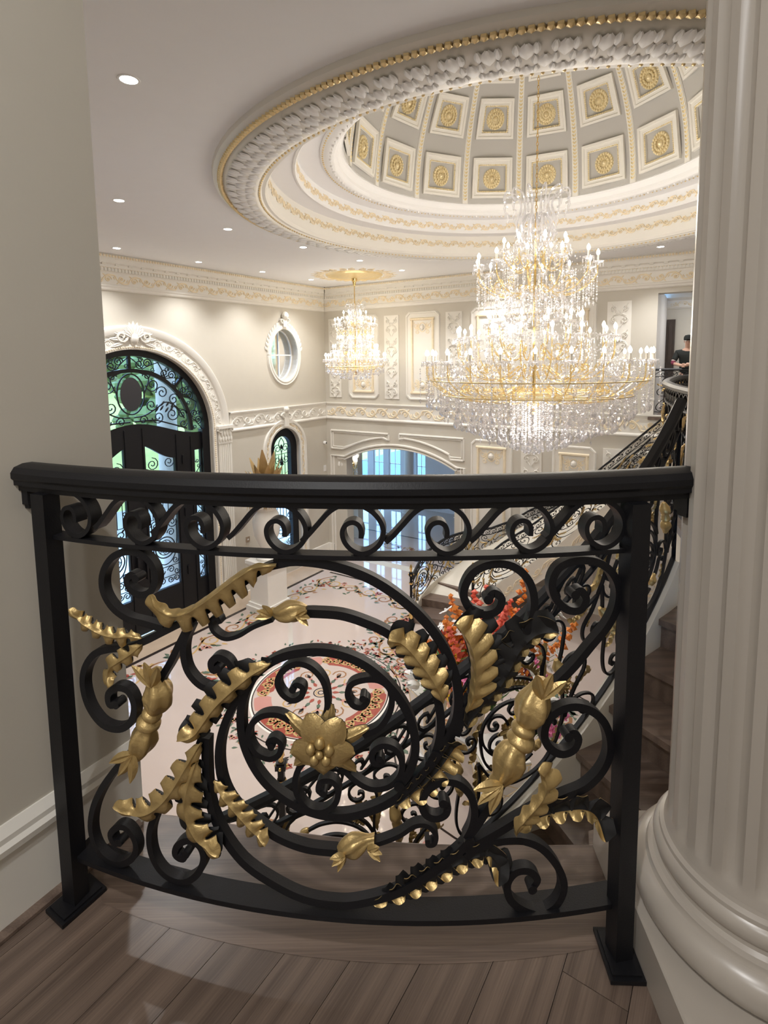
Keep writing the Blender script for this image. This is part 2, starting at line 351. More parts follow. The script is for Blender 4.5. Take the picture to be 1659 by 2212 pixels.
mb = MB(); mb.grid([[(x, y - .012, -T) for x, y in EDGE], [(x, y - .012, -.33) for x, y in EDGE]], flip=True)
mb.grid([[(x, y + .004, -T) for x, y in EDGE], [(x, y + .004, -T - .02) for x, y in EDGE], [(x, y - .012, -T - .03) for x, y in EDGE]], flip=True)
mb.build('trim_2', CREAM, kind='structure')
def clip(poly, region):
    out = poly
    for i in range(len(region)):
        a, b = np.array(region[i]), np.array(region[(i + 1) % len(region)]); nn = np.array([-(b - a)[1], (b - a)[0]]); res = []
        for j in range(len(out)):
            p, q = np.array(out[j]), np.array(out[(j + 1) % len(out)]); sp, sq = (p - a) @ nn, (q - a) @ nn
            if sp >= 0: res.append(tuple(p))
            if sp * sq < 0: res.append(tuple(p + (q - p) * sp / (sp - sq)))
        out = res
        if len(out) < 3: return []
    return out
reg = [(-4.02, -4.1), (3.4, -4.1), (3.4, .55), (.56, 1.10), (LW0 - LWD * .10)]
reg = [tuple(p) for p in reg]
pd = np.array([.560, .828]); pn = np.array([.828, -.560]); pw = .128; k = 0
for i in range(-34, 40):
    off = (i * .73) % 1.0
    for j in range(-4, 2):
        L0 = (j + off) * 1.9; L1 = L0 + 1.9 - .0012
        q = [pn * (i * pw) + pd * L0, pn * ((i + 1) * pw - .0012) + pd * L0, pn * ((i + 1) * pw - .0012) + pd * L1, pn * (i * pw) + pd * L1]
        pg = clip([tuple(x) for x in q], reg)
        if len(pg) < 3: continue
        c = np.mean(np.array(pg), 0); mb = MB(); rot = math.atan2(pd[1], pd[0])
        if c[1] < -1.2: continue
        loc = [((p - c) @ pd, (p - c) @ np.array([-pd[1], pd[0]])) for p in map(np.array, pg)]
        mb.add([(x, y, 0) for x, y in loc] + [(x, y, -.02) for x, y in loc], [tuple(range(len(loc)))] + [(a, a + len(loc), (a + 1) % len(loc) + len(loc), (a + 1) % len(loc)) for a in range(len(loc))])
        o = mb.build('plank', WOOD, floor_up, smooth=False); o.location = (c[0], c[1], -.0015); o.rotation_euler = (0, 0, rot); k += 1
pl('floor_passage', [(-5, -4.2, -.003), (3.4, -4.2, -.003), (3.4, -1.1, -.003), (-3.5, -1.1, -.003)], WOOD)
pl('floor_underlay', [(-3.5, -4.2, -.03), (3.4, -4.2, -.03), (3.4, .6, -.03), (.53, 1.2, -.03), (-.72, 1.3, -.03)], DARKW)

# --- main ceiling with the round opening, stepped rings and the dome
DCN = np.array([1.93, 7.33]); RO = 3.95
mb = MB(); hole = [(DCN[0] + RO * cos(a), DCN[1] + RO * sin(a)) for a in np.linspace(0, 2 * PI, 97)[:-1]]
Pa, Pb, Pc, Pd_ = A + eB * -.05 + dL * -.05, A + eB * 13 - dL * .05, np.array([6, -4.4]), np.array([-10.5, -4.4])
mb.poly([[(-10.8, 4.0), (-10.8, -4.4), (7.6, -4.4), (9.6, 9.8), tuple(A + eB * 12.8 + mB * -.2), tuple(A + np.array([-.15, .3]))], hole], lambda x, y: (x, y, CEIL))
mb.build('ceiling', CEILM, kind='structure', smooth=False)
dome = bpy.data.objects.new('ceiling_dome', None); COL.objects.link(dome); dome.location = (DCN[0], DCN[1], 0); dome['kind'] = 'structure'
def cpart(name, mb, m, **k): return mb.build(name, m, dome, **k)
def dl(prof, name, m, n=96, ang=35):
    mb = MB(); mb.lathe(prof, n=n); return cpart(name, mb, m, ang=ang)
dl([(3.99, 3.40), (3.98, 3.36), (3.93, 3.335), (3.875, 3.335), (3.86, 3.32), (3.84, 3.30), (3.80, 3.285), (3.72, 3.262), (3.62, 3.25), (3.54, 3.252), (3.50, 3.26), (3.485, 3.275), (3.455, 3.275), (3.44, 3.29), (3.40, 3.29), (3.385, 3.31), (3.37, 3.33), (3.365, 3.66)], 'ring_moulding', TRIM)
dl([(3.365, 3.66), (3.06, 3.66)], 'step_soffit', CEILM)
dl([(3.06, 3.66), (3.06, 3.645), (3.035, 3.64), (3.02, 3.655), (3.02, 3.885)], 'step_riser', WHITE)
dl([(3.02, 3.885), (2.72, 3.885)], 'step_soffit', CEILM)
dl([(2.72, 3.885), (2.72, 3.87), (2.70, 3.86), (2.67, 3.858), (2.655, 3.85), (2.61, 3.842), (2.55, 3.842), (2.535, 3.85), (2.52, 3.87), (2.505, 3.88), (2.50, 3.92), (2.485, 3.93), (2.47, 3.965), (2.45, 3.98), (2.445, 4.0), (2.42, 4.01)], 'dome_cornice', WHITE)
def mring(R, sg=1): return lambda u, z, n: ((R - n) * cos(u / R), (R - n) * sin(u / R), z)
for R, z in ((3.362, 3.515), (3.018, 3.755)):
    mb = MB(); frieze(mb, mring(R), 0, 2 * PI * R, z, .12, .155, 0, .016, wv=1.5); cpart('gilt_scroll_band', mb, ORNA, kind='stuff')
def beads(mb, R, z, n, r, sc=(1, 1, 1), mi=0, m=3, nn=5):
    for i in range(n):
        a = 2 * PI * i / n; mb.ball((R * cos(a), R * sin(a), z), r, nn, m, sc, mi)
mb = MB(); beads(mb, 3.905, 3.333, 420, .036); cpart('gilt_rope', mb, GOLDT, kind='stuff')
mb = MB(); beads(mb, 3.468, 3.272, 300, .016); cpart('gilt_beads', mb, GOLDT, kind='stuff')
mb = MB(); beads(mb, 2.688, 3.858, 240, .014); cpart('gilt_beads', mb, GOLDT, kind='stuff')
mb = MB()
def mund(u, r, n): return (r * cos(u), r * sin(u), 3.292 - .045 * sin(PI * (3.85 - r) / .38 * .5 + .2) - n)
for row, (r0, off, L) in enumerate(((3.84, 0, .15), (3.73, .5, .14), (3.63, 0, .12))):
    for i in range(96):
        a = 2 * PI * (i + off) / 96
        for da, ll, w in ((0, L, .11), (-.017, L * .75, .06), (.017, L * .75, .06)):
            petal(mb, 0, 0, 0, ll, w, .016, lambda x, y, n, a=a + da, r0=r0: mund(a + y / r0, r0 - x, n), 0, 0, k=4)
cpart('acanthus_band', mb, WHITE, kind='stuff')
mb = MB()
for i in range(72):
    a = 2 * PI * i / 72; mb.ball((2.585 * cos(a), 2.585 * sin(a), 3.844), .034, 6, 4, (.7, .7, .9))
    b = a + PI / 72; mb.octa((2.585 * cos(b), 2.585 * sin(b), 3.842), .014, .03, rot=b)
cpart('egg_and_dart', mb, WHITE, kind='stuff')
DB, DA, DH = 4.0, 2.425, 2.65
def mdome(az, el, n):                                   # az angle, el 0..pi/2, n inward
    r = (DA - n) * cos(el); z = DB + (DH - n) * sin(el); return (r * cos(az), r * sin(az), z)
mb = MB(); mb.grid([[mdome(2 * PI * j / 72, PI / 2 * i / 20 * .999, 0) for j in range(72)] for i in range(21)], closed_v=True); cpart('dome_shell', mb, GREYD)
NRB = 16; RB0 = math.radians(90 - 11.4)
rows = [(.035, .285), (.395, .630), (.715, .915), (.985, 1.14)]
rib = MB(); els = np.linspace(.0, 1.36, 22)
for k2, (w, h, mi) in enumerate(((.105, .012, 0), (.085, .022, 0))):
    rib.grid([[mdome(-w / (DA * max(cos(e), .12)) * (.35 + .65 * cos(e)) * .5, e, 0), mdome(-w / (DA * max(cos(e), .12)) * (.35 + .65 * cos(e)) * .5, e, h), mdome(w / (DA * max(cos(e), .12)) * (.35 + .65 * cos(e)) * .5, e, h), mdome(w / (DA * max(cos(e), .12)) * (.35 + .65 * cos(e)) * .5, e, 0)] for e in els])
for i in range(64):
    e = .02 + 1.33 * i / 64; sc = (.4 + .6 * cos(e)); mp = lambda x, y, n, e=e: mdome(y / (DA * max(cos(e), .12)), e + x / DA, n)
    petal(rib, 0, 0, .6, .055 * sc, .03 * sc, .016, mp, .021, 1, k=3); petal(rib, 0, 0, -.6, .055 * sc, .03 * sc, .016, mp, .021, 1, k=3)
ribd = rib.data('rib', [TRIM, ROSE_])
frames, rosets = [], []
for (e0, e1) in rows:
    def hw(e, k=1.0): return (PI / NRB - .062 / (DA * max(cos(e), .1))) * k * .86
    fm = MB()
    def ringp(ins, n, e0=e0, e1=e1):
        ea, eb = e0 + ins, e1 - ins
        def x(e): return hw(e) - ins / max(cos(e), .15) * 1.0
        return [mdome(-x(ea), ea, n), mdome(x(ea), ea, n), mdome(x(eb), eb, n), mdome(-x(eb), eb, n)]
    fm.grid([ringp(0, 0), ringp(0, .045), ringp(.014, .05), ringp(.018, .036), ringp(.030, .036)], closed_v=True)
    fm.grid([ringp(.030, .036), ringp(.036, .044), ringp(.046, .022), ringp(.048, .002)], closed_v=True)
    # gilded egg row on the inner slope
    c = ringp(.043, .036)
    for q in range(4):
        p, r_ = np.array(c[q]), np.array(c[(q + 1) % 4]); m_ = max(4, int(np.linalg.norm(r_ - p) / .028))
        for t in range(m_): fm.ball(p + (r_ - p) * (t + .5) / m_, .0145, 4, 3, mi=1)
    frames.append(fm.data('coffer_frame', [TRIM, ROSE_], ang=25))
    em = (e0 + e1) / 2; rr = min(.155, hw(em) * DA * cos(em) * .52); rm = MB(); mp = lambda x, y, n, em=em: mdome(x / (DA * cos(em)), em + y / DA, n)
    for q in range(20): rm.ball(mp(rr * .84 * cos(2 * PI * q / 20), rr * .84 * sin(2 * PI * q / 20), .014), rr * .15, 5, 4)
    for q in range(14): rm.ball(mp(rr * .52 * cos(2 * PI * q / 14), rr * .52 * sin(2 * PI * q / 14), .026), rr * .13, 5, 4)
    for r1, r2, n1, n2 in ((rr * .98, .0, .004, .012), (rr * .30, rr * .22, .03, .05), (rr * .2, 0, .04, .062)):
        rm.grid([[mp(r1 * cos(2 * PI * q / 20), r1 * sin(2 * PI * q / 20), n1) for q in range(20)], [mp(max(r2, .001) * cos(2 * PI * q / 20), max(r2, .001) * sin(2 * PI * q / 20), n2) for q in range(20)]], closed_v=True)
    rosets.append(rm.data('rosette', ROSE_))
for i in range(NRB):
    az = RB0 + 2 * PI * i / NRB; link('rib', ribd, dome, rz=az)
    for j in range(4):
        link('coffer_frame', frames[j], dome, rz=az + PI / NRB); link('rosette', rosets[j], dome, rz=az + PI / NRB)

# --- crown, frieze band and baseboard on the two hall walls
crown = [(.22, 3.40), (.235, 3.37), (.235, 3.34), (.21, 3.325), (.20, 3.31), (.20, 3.235), (.12, 3.215), (.115, 3.155), (.10, 3.145), (.10, 3.085), (.075, 3.075), (.065, 3.05), (.065, 2.84), (.085, 2.825), (.085, 2.80), (.06, 2.775), (.05, 2.74), (.02, 2.72), (0, 2.72)]
bandp = [(0, .045), (.06, .04), (.06, .015), (.045, 0), (.035, -.03), (.02, -.045), (.02, -.375), (.035, -.385), (.05, -.41), (.05, -.435), (.03, -.455), (.0, -.47)]
basep = [(0, -4.32), (.02, -4.33), (.03, -4.36), (.03, -4.66), (.045, -4.67), (.045, G)]
modil = MB(); modil.boxm(lambda u, z, n: (u, n, z), -.055, .055, -.035, .045, 0, .085); modil.boxm(lambda u, z, n: (u, n, z), -.065, .065, .045, .06, 0, .095); modil.boxm(lambda u, z, n: (u, n, z), -.04, .04, -.06, -.035, 0, .05)
modd = modil.data('modillion', TRIM, smooth=False)
for side, mp, wall, L0, L1, az in (('left', mapL, wall_left, 0, 12.5, math.atan2(nL[1], nL[0]) - PI / 2), ('back', mapB, wall_back, 0, 12.5, math.atan2(mB[1], mB[0]) - PI / 2)):
    fl = side == 'left'
    mb = MB(); profile(mb, mp, crown, 0, L1, mitre0=1.0, flip=fl); cm = mb.build('trim_3' if fl else 'trim_4', TRIM, kind='structure', ang=20)
    mb = MB(); frieze(mb, mp, .08, L1 - .2, 2.945, .185, .27, .065, .02, wv=1.3); mb.build('gilt_frieze', ORNA, cm, kind='stuff')
    mb = MB(); n = int(L1 / .06)
    for i in range(n): u = .25 + i * .06; q = mp(u, 3.355, .235); mb.ball(q, .03, 5, 3)
    for i in range(int(L1 / .05)): u = .15 + i * .05; q = mp(u, 3.15, .112); mb.ball(q, .013, 4, 3)
    mb.build('gilt_beads', ORNA, cm, kind='stuff')
    mb = MB()
    for i in range(int(L1 / .07)): u = .14 + i * .07; mb.boxm(mp, u, u + .04, 3.085, 3.145, .10, .125)
    mb.build('dentils', TRIM, cm, smooth=False, kind='stuff')
    for i in range(int(L1 / .27)):
        q = mp(.36 + i * .27, 3.262, .115); o = link('modillion', modd, cm, loc=q); o.rotation_euler = (0, 0, az)
    mb = MB()
    for u0, u1 in (((0, DC - 2.38), (DC + 2.38, L1)) if fl else ((0, UP0 - .14), (UP0 - .14, L1))):
        profile(mb, mp, bandp, u0, u1, mitre0=1.0 if u0 == 0 else 0, flip=fl)
    bd = mb.build('trim_5' if fl else 'trim_6', TRIM, kind='structure', ang=20)
    mb = MB()
    for u0, u1 in (((.08, DC - 2.42), (DC + 2.42, L1 - .3)) if fl else ((.08, L1 - .3),)): frieze(mb, mp, u0, u1, -.21, .27, .36, .02, .02)
    mb.build('scroll_frieze', ORNA if not fl else TRIM, bd, kind='stuff')
    mb = MB()
    for u0, u1 in (((0, NC - .84), (NC + .84, DC - 2.5), (DC + 2.5, L1)) if fl else ((0, AR0 - .5), (AR1 + .3, L1))): profile(mb, mp, basep, u0, u1, mitre0=1.0 if u0 == 0 else 0, flip=fl)
    mb.build('baseboard_left' if fl else 'baseboard_back', TRIM, kind='structure', ang=20)

# --- surrounds on the left wall
def surround(mb, mp, line, prof, mi=0):                 # line = outline points (u,z) with outward offsets; prof = (offset, n)
    N = frame2([np.array(p) for p in line]); sgn = 1
    mb.grid([[mp(p[0] + q[0] * o * sgn, p[1] + q[1] * o * sgn, n) for o, n in prof] for p, q in zip(line, N)], mi=mi)
door_path = [(DC + DR * cos(a), DZ + DR * sin(a)) for a in np.linspace(0, PI, 49)]
mb = MB(); pr = [(0.0, -.02), (0, .05), (-.06, .06), (-.08, .045), (-.30, .03), (-.33, .06), (-.40, .085), (-.46, .085), (-.49, .05), (-.50, 0)]
surround(mb, mapL, door_path, pr)
tr = mb.build('trim_7', TRIM, kind='structure', ang=25)
mb = MB()
mpa = lambda R: (lambda u, z, n: mapL(DC + (R + z) * cos(u / R), DZ + (R + z) * sin(u / R), n))
frieze(mb, mpa(DR + .19), .1, PI * (DR + .19) - .1, 0, .19, .27, .032, .02); mb.build('scroll_relief', TRIM, tr, kind='stuff')
mb = MB()
for i in range(120): a = PI * (i + .5) / 120; q = mapL(DC + (DR + .045) * cos(a), DZ + (DR + .045) * sin(a), .06); mb.ball(q, .02, 4, 3)
for s_ in (-1, 1):
    for i in range(90): q = mapL(DC + s_ * (DR + .045), DZ - .02 - i * .048, .06); mb.ball(q, .02, 4, 3)
mb.build('gilt_rope', ORNA, tr, kind='stuff')
mb = MB()                                                # cartouche over the door
mb.ball(mapL(DC, DZ + DR + .22, .06), .10, 10, 6, (1, 1, 1.3))
for k2 in range(9): petal(mb, DC, DZ + DR + .22, PI / 2 + (k2 - 4) * .27, .36 - .015 * abs(k2 - 4), .11, .06, mapL, .07)
for s_ in (-1, 1):
    ridge(mb, [(DC + s_ * (x - DC), z) for x, z in spiral(DC + .26, DZ + DR + .26, .13, .03, PI, 1.2, 10, 1)], .06, .06, mapL, .04)
    for k2 in range(3): petal(mb, DC + s_ * .2, DZ + DR + .14 + k2 * .06, PI / 2 - s_ * (1.9 - .35 * k2), .3, .09, .05, mapL, .05)
mb.build('cartouche', TRIM, tr)
mb = MB()                                                # fluted pilasters beside the door
for s_ in (-1, 1):
    u0, u1 = sorted((DC + s_ * (DR + .14), DC + s_ * (DR + .52)))
    mb.boxm(mapL, min(DC + s_ * DR, DC + s_ * (DR + .1)), max(DC + s_ * DR, DC + s_ * (DR + .1)), G, DZ, -.02, .05)
    mb.boxm(mapL, u0, u1, G + .55, DZ - .35, 0, .06); mb.boxm(mapL, u0 - .03, u1 + .03, G, G + .5, 0, .09); mb.boxm(mapL, u0 - .015, u1 + .015, G + .5, G + .56, 0, .08)
    for k2 in range(6): u = u0 + .035 + k2 * .057; mb.boxm(mapL, u, u + .032, G + .62, DZ - .42, .06, .078)
    mb.boxm(mapL, u0 - .04, u1 + .04, DZ - .03, DZ + .04, 0, .13); mb.boxm(mapL, u0 - .01, u1 + .01, DZ - .40, DZ - .36, 0, .08)
    mb.boxm(mapL, u0 - .01, u1 + .01, DZ - .36, DZ - .03, 0, .07)
    for k2 in range(5): petal(mb, u0 + .03 + k2 * .08, DZ - .36, PI / 2, .2, .09, .05, mapL, .07)
    for k2 in range(4): petal(mb, u0 + .07 + k2 * .08, DZ - .22, PI / 2, .17, .09, .06, mapL, .07)
    for c in (u0 + .02, u1 - .02): ridge(mb, spiral(c, DZ - .08, .06, .015, 0, 1.3, 8), .03, .05, mapL, .07)
mb.build('door_pilasters', TRIM, tr, ang=25)
# --- narrow window surround
wpath = [(NC + NR, NB)] + [(NC + NR, z) for z in np.linspace(NB, NZ, 6)[1:]] + [(NC + NR * cos(a), NZ + NR * sin(a)) for a in np.linspace(0, PI, 25)[1:-1]] + [(NC - NR, z) for z in np.linspace(NZ, NB, 6)]
mb = MB(); surround(mb, mapL, wpath, [(0, -.02), (0, .03), (-.05, .04), (-.07, .025), (-.16, .02), (-.18, .05), (-.24, .055), (-.26, 0)])
tr2 = mb.build('trim_8', TRIM, kind='structure', ang=25)
mb = MB(); frieze(mb, lambda u, z, n: mapL(NC + (NR + .115 + z) * cos(u / .67), NZ + (NR + .115 + z) * sin(u / .67), n), 0, PI * .67, 0, .085, .13, .022, .014)
for s_ in (-1, 1): frieze(mb, lambda u, z, n: mapL(NC + s_ * (NR + .115) + z, u, n), NB, NZ, 0, .085, .13, .022, .014)
mb.build('scroll_relief', ORNA, tr2, kind='stuff')
mb = MB(); mb.boxm(mapL, NC - .08, NC + .08, NZ + NR + .05, NZ + NR + .5, .0, .10); mb.ball(mapL(NC, NZ + NR + .52, .08), .09, 8, 5)
for s_ in (-1, 1): ridge(mb, spiral(NC + s_ * .1, NZ + NR + .36, .08, .02, 0, 1.3, 8, s_), .04, .05, mapL, .05)
mb.build('keystone', TRIM, tr2)
# --- oval surround
opath = [(OC + ORX * cos(a), OZ + ORZ * sin(a)) for a in np.linspace(0, 2 * PI, 49)]
mb = MB(); surround(mb, mapL, opath, [(0, -.02), (0, .04), (-.04, .05), (-.07, .03), (-.11, .045), (-.13, 0)])
tr3 = mb.build('trim_9', TRIM, kind='structure', ang=25)
mb = MB()
for i in range(22):
    a = PI * (.04 + .92 * i / 21); petal(mb, OC + (ORX + .12) * cos(a), OZ + (ORZ + .12) * sin(a), a + (.9 if a < PI / 2 else -.9), .15, .08, .035, mapL, .01)
mb.boxm(mapL, OC - .07, OC + .07, OZ + ORZ + .06, OZ + ORZ + .28, 0, .09); mb.ball(mapL(OC, OZ + ORZ + .36, .08), .1, 8, 6, (1, 1, 1.1))
for s_ in (-1, 1): ridge(mb, spiral(OC + s_ * .1, OZ + ORZ + .22, .08, .02, PI, 1.2, 8, s_), .04, .05, mapL, .04)
mb.build('crest', TRIM, tr3)
# --- windows
def grille(mb, mp, pts, w=.022, n=0.0): bar(mb, pts, w, n - w / 2, n + w / 2, mp)
wn = bpy.data.objects.new('window_1', None); COL.objects.link(wn); wn['kind'] = 'structure'
mb = MB(); o_in = [(OC + (ORX - .035) * cos(a), OZ + (ORZ - .035) * sin(a)) for a in np.linspace(0, 2 * PI, 41)]
oo = [(OC + ORX * cos(a), OZ + ORZ * sin(a)) for a in np.linspace(0, 2 * PI, 41)]
mb.grid([[mapL(*p, -.20) for p in oo], [mapL(*p, -.20) for p in o_in], [mapL(*p, -.24) for p in o_in]]); mb.boxm(mapL, OC - .018, OC + .018, OZ - ORZ + .05, OZ + ORZ - .05, -.235, -.20); mb.boxm(mapL, OC - ORX + .05, OC + ORX - .05, OZ - .018, OZ + .018, -.235, -.20)
mb.build('window_frame', WHITE, wn, ang=25)
mb = MB(); mb.poly([o_in[:-1]], lambda u, z: mapL(u, z, -.225)); mb.build('pane', PANE, wn, smooth=False)
wn = bpy.data.objects.new('window_2', None); COL.objects.link(wn); wn['kind'] = 'structure'
def inset(path, c, d): return path
mb = MB(); nin = [(NC + .15 - (NR - .24) + 0, NB + .1), (NC + .15 - (NR - .24), NZ)] + [(NC + .15 - .32 * cos(a), NZ + .32 * sin(a)) for a in np.linspace(0, PI, 17)[1:-1]] + [(NC + .15 + .32, NZ), (NC + .15 + .32, NB + .1)]
nin = [(NC - .15 - .01 + (p[0] - NC - .15), p[1]) for p in nin]; nin = [(p[0] + .15, p[1]) for p in nin]
nout = [(NC - NR, NB), (NC - NR, NZ)] + [(NC - NR * cos(a), NZ + NR * sin(a)) for a in np.linspace(0, PI, 17)[1:-1]] + [(NC + NR, NZ), (NC + NR, NB)]
mb.grid([[mapL(*p, -.12) for p in nout], [mapL(*p, -.12) for p in nin], [mapL(*p, -.26) for p in nin]], closed_v=True); mb.build('window_frame', IRON, wn, smooth=False)
mb = MB(); mb.poly([nin], lambda u, z: mapL(u, z, -.20)); mb.build('pane', PANE, wn, smooth=False)
mb = MB(); xc = NC - .01
for k2 in range(-2, 3): grille(mb, mapL, [(xc + k2 * .115, NB + 1.0), (xc + k2 * .115, NZ - .35 + (.3 if abs(k2) == 2 else .15))], .014, -.17)
for s_ in (-1, 1):
    for cx, cz, r, a0 in ((.15, NZ - .02, .13, 0), (.15, NZ - .34, .12, PI), (.12, NB + .75, .14, 0), (.2, NB + .4, .1, PI), (.12, NB + .2, .1, 0), (.22, NB + 1.15, .08, 0)):
        grille(mb, mapL, [(xc + s_ * (p[0]), p[1]) for p in spiral(cx, cz, r, .03, a0, 1.4, 12)], .016, -.17)
    grille(mb, mapL, cr([(xc, NZ + .28), (xc + s_ * .1, NZ + .1), (xc, NZ - .16), (xc + s_ * .06, NZ - .5)], 5), .016, -.17)
mb.ball(mapL(xc, NZ - .45, -.17), .035, 6, 5, (1, 1, 2)); mb.ball(mapL(xc, NZ + .02, -.17), .035, 6, 5, (1, 1, 2))
for z in (NB + 1.0, NB + .55, NZ - .18): grille(mb, mapL, [(xc - .31, z), (xc + .31, z)], .014, -.17)
mb.build('grille', IRON, wn, kind='stuff')

# --- entrance door
DN = -.2
door = bpy.data.objects.new('door_1', None); COL.objects.link(door); door['kind'] = 'structure'
def dpart(name, mb, m, smooth=False, kind=None, parent=door): return mb.build(name, m, parent, smooth=smooth, kind=kind)
mb = MB(); mb.boxm
def annulus(mb, r0, r1, n0, n1, a0=0, a1=PI, k=40):
    rows = [[mapL(DC + r0 * cos(a), DZ + r0 * sin(a), n0), mapL(DC + r0 * cos(a), DZ + r0 * sin(a), n1), mapL(DC + r1 * cos(a), DZ + r1 * sin(a), n1), mapL(DC + r1 * cos(a), DZ + r1 * sin(a), n0)] for a in np.linspace(a0, a1, k)]
    mb.grid(rows, closed_v=True)
annulus(mb, 1.73, 1.87, DN - .05, DN + .10)
for s_ in (-1, 1): mb.boxm(mapL, *sorted((DC + s_ * 1.66, DC + s_ * 1.87)), G, DZ, DN - .05, DN + .10)
dpart('door_frame', mb, IRON)
mb = MB(); annulus(mb, 1.38, 1.46, DN - .03, DN + .05)
for a in (PI / 2, PI / 4, 3 * PI / 4): bar(mb, [(DC + 1.44 * cos(a), DZ + 1.44 * sin(a)), (DC + 1.75 * cos(a), DZ + 1.75 * sin(a))], .06, DN - .03, DN + .04, mapL)
dpart('fanlight_arch', mb, IRON)
mb = MB(); mb.poly([[(DC + 1.74 * cos(a), DZ + 1.74 * sin(a)) for a in np.linspace(0, PI, 40)]], lambda u, z: mapL(u, z, DN)); dpart('pane', mb, PANE)
def ztop(u): x = abs(u - DC) / 1.7; return -.02 - .34 * (.5 - .5 * cos(PI * min(1, x * 1.05)))
us = np.linspace(DC - 1.72, DC + 1.72, 41)
gl = [(5.05, 5.76), (6.24, 6.95)]; sd = [(4.36, 4.53), (7.47, 7.64)]
def leafshape(u0, u1, sgn): return [(u0, -3.85), (u1, -3.85)] + [(u, -.46 - .42 * (.5 - .5 * cos(PI * min(1, abs(u - DC) / .95 * .98 - .15 * 0)))) for u in np.linspace(u1, u0, 12)]
loops = [[(us[0], G + .01)] + [(us[-1], G + .01)] + [(u, ztop(u)) for u in us[::-1]]] + [leafshape(a, b, 1) for a, b in gl] + [[(a, -3.92), (b, -3.92), (b, -.78), (a, -.78)] for a, b in sd]
mb = MB(); mb.poly(loops, lambda u, z: mapL(u, z, DN + .03))
for l in loops[1:]: mb.grid([[mapL(u, z, DN + .03) for u, z in l], [mapL(u, z, DN - .05) for u, z in l]], closed_v=True)
dpart('door_leaf', mb, IRON)
mb = MB()
for l in loops[1:]: mb.poly([l], lambda u, z: mapL(u, z, DN - .02))
dpart('pane', mb, PANE)
mb = MB()                                                # raised stiles, hinges, handles
for u in (4.62, 5.0, 5.80, 6.2, 7.0, 7.38): mb.boxm(mapL, u - .012, u + .012, G + .1, ztop(u) - .1, DN + .03, DN + .05)
for u in (4.85, 7.15):
    for z in (-.95, -2.2, -3.6): mb.boxm(mapL, u - .02, u + .02, z - .1, z + .1, DN + .03, DN + .06)
dpart('door_stiles', mb, IRON)
mb = MB()
for u in (5.9, 6.1): mb.boxm(mapL, u - .02, u + .02, -3.45, -2.9, DN + .05, DN + .12)
dpart('door_handle', mb, IRON)
mb = MB(); mb.poly([[(DC + .24 * cos(a), .62 + .36 * sin(a)) for a in np.linspace(0, 2 * PI, 28)[:-1]]], lambda u, z: mapL(u, z, DN + .035)); dpart('oval_plaque', mb, mat('dark_plaque', (.03, .03, .035), .4))
g = MB(); ng = DN + .02
for i in range(16):                                      # scrolls between the two arches
    a = PI * (i + .5) / 16; sg = 1 if i % 2 else -1; R = 1.595
    mp2 = lambda u, z, n: mapL(DC + (R + z) * cos(u / R), DZ + (R + z) * sin(u / R), n)
    grille(g, mp2, spiral(a * R - .07 * sg, 0.03 * sg, .10, .02, 0, 1.6, 12, sg), .02, ng)
    grille(g, mp2, cr([(a * R - .16, -.12 * sg), (a * R, .0), (a * R + .16, .12 * sg)], 4), .018, ng)
    grille(g, mp2, spiral(a * R + .09, -.07 * sg, .055, .02, 0, 1.3, 10, -sg), .016, ng)
grille(g, mapL, [(DC + .30 * cos(a), .62 + .43 * sin(a)) for a in np.linspace(0, 2 * PI, 33)], .026, ng)
for s_ in (-1, 1):
    for cx, cz, r, a0, tn, sg in ((.50, .80, .16, PI, 1.6, 1), (.45, .36, .14, 0, 1.5, -1), (.72, .62, .15, PI, 1.5, -1), (1.0, .45, .14, 0, 1.5, 1), (.95, .12, .18, PI / 2, 1.7, -1), (1.2, .1, .11, 0, 1.4, 1), (.6, .08, .15, PI, 1.5, 1), (.38, 1.0, .1, PI, 1.3, -1), (.75, .95, .06, 0, 1, 1), (1.05, .72, .06, 0, 1, 1), (1.22, -.12, .1, 0, 1.3, -1), (.25, .05, .1, 0, 1.3, 1)):
        grille(g, mapL, [(DC + s_ * p[0], p[1]) for p in spiral(cx, cz, r, .025, a0, tn, 12, sg)], .02, ng)
    grille(g, mapL, [(DC + s_ * x, z) for x, z in cr([(.05, .12), (.3, .15), (.6, .3), (.8, .4), (1.05, .28), (1.25, .0)], 5)], .026, ng)
    grille(g, mapL, [(DC + s_ * x, z) for x, z in cr([(.3, .62), (.42, .95), (.2, 1.08)], 6)], .022, ng)
    grille(g, mapL, [(DC + s_ * x, z) for x, z in cr([(0.02, 1.15), (.5, 1.08), (.9, .85), (1.2, .5), (1.36, .1)], 6)], .02, ng)
    grille(g, mapL, [(DC + s_ * x, z) for x, z in cr([(.05, .03), (.5, .02), (.9, -.1), (1.3, -.24)], 6)], .03, ng)
    for k2 in range(7): petal(g, DC + s_ * (.62 + .06 * k2), .3 + .03 * sin(k2), (PI / 2 if k2 % 2 else -PI / 2) - s_ * .7, .14, .05, .02, mapL, ng)
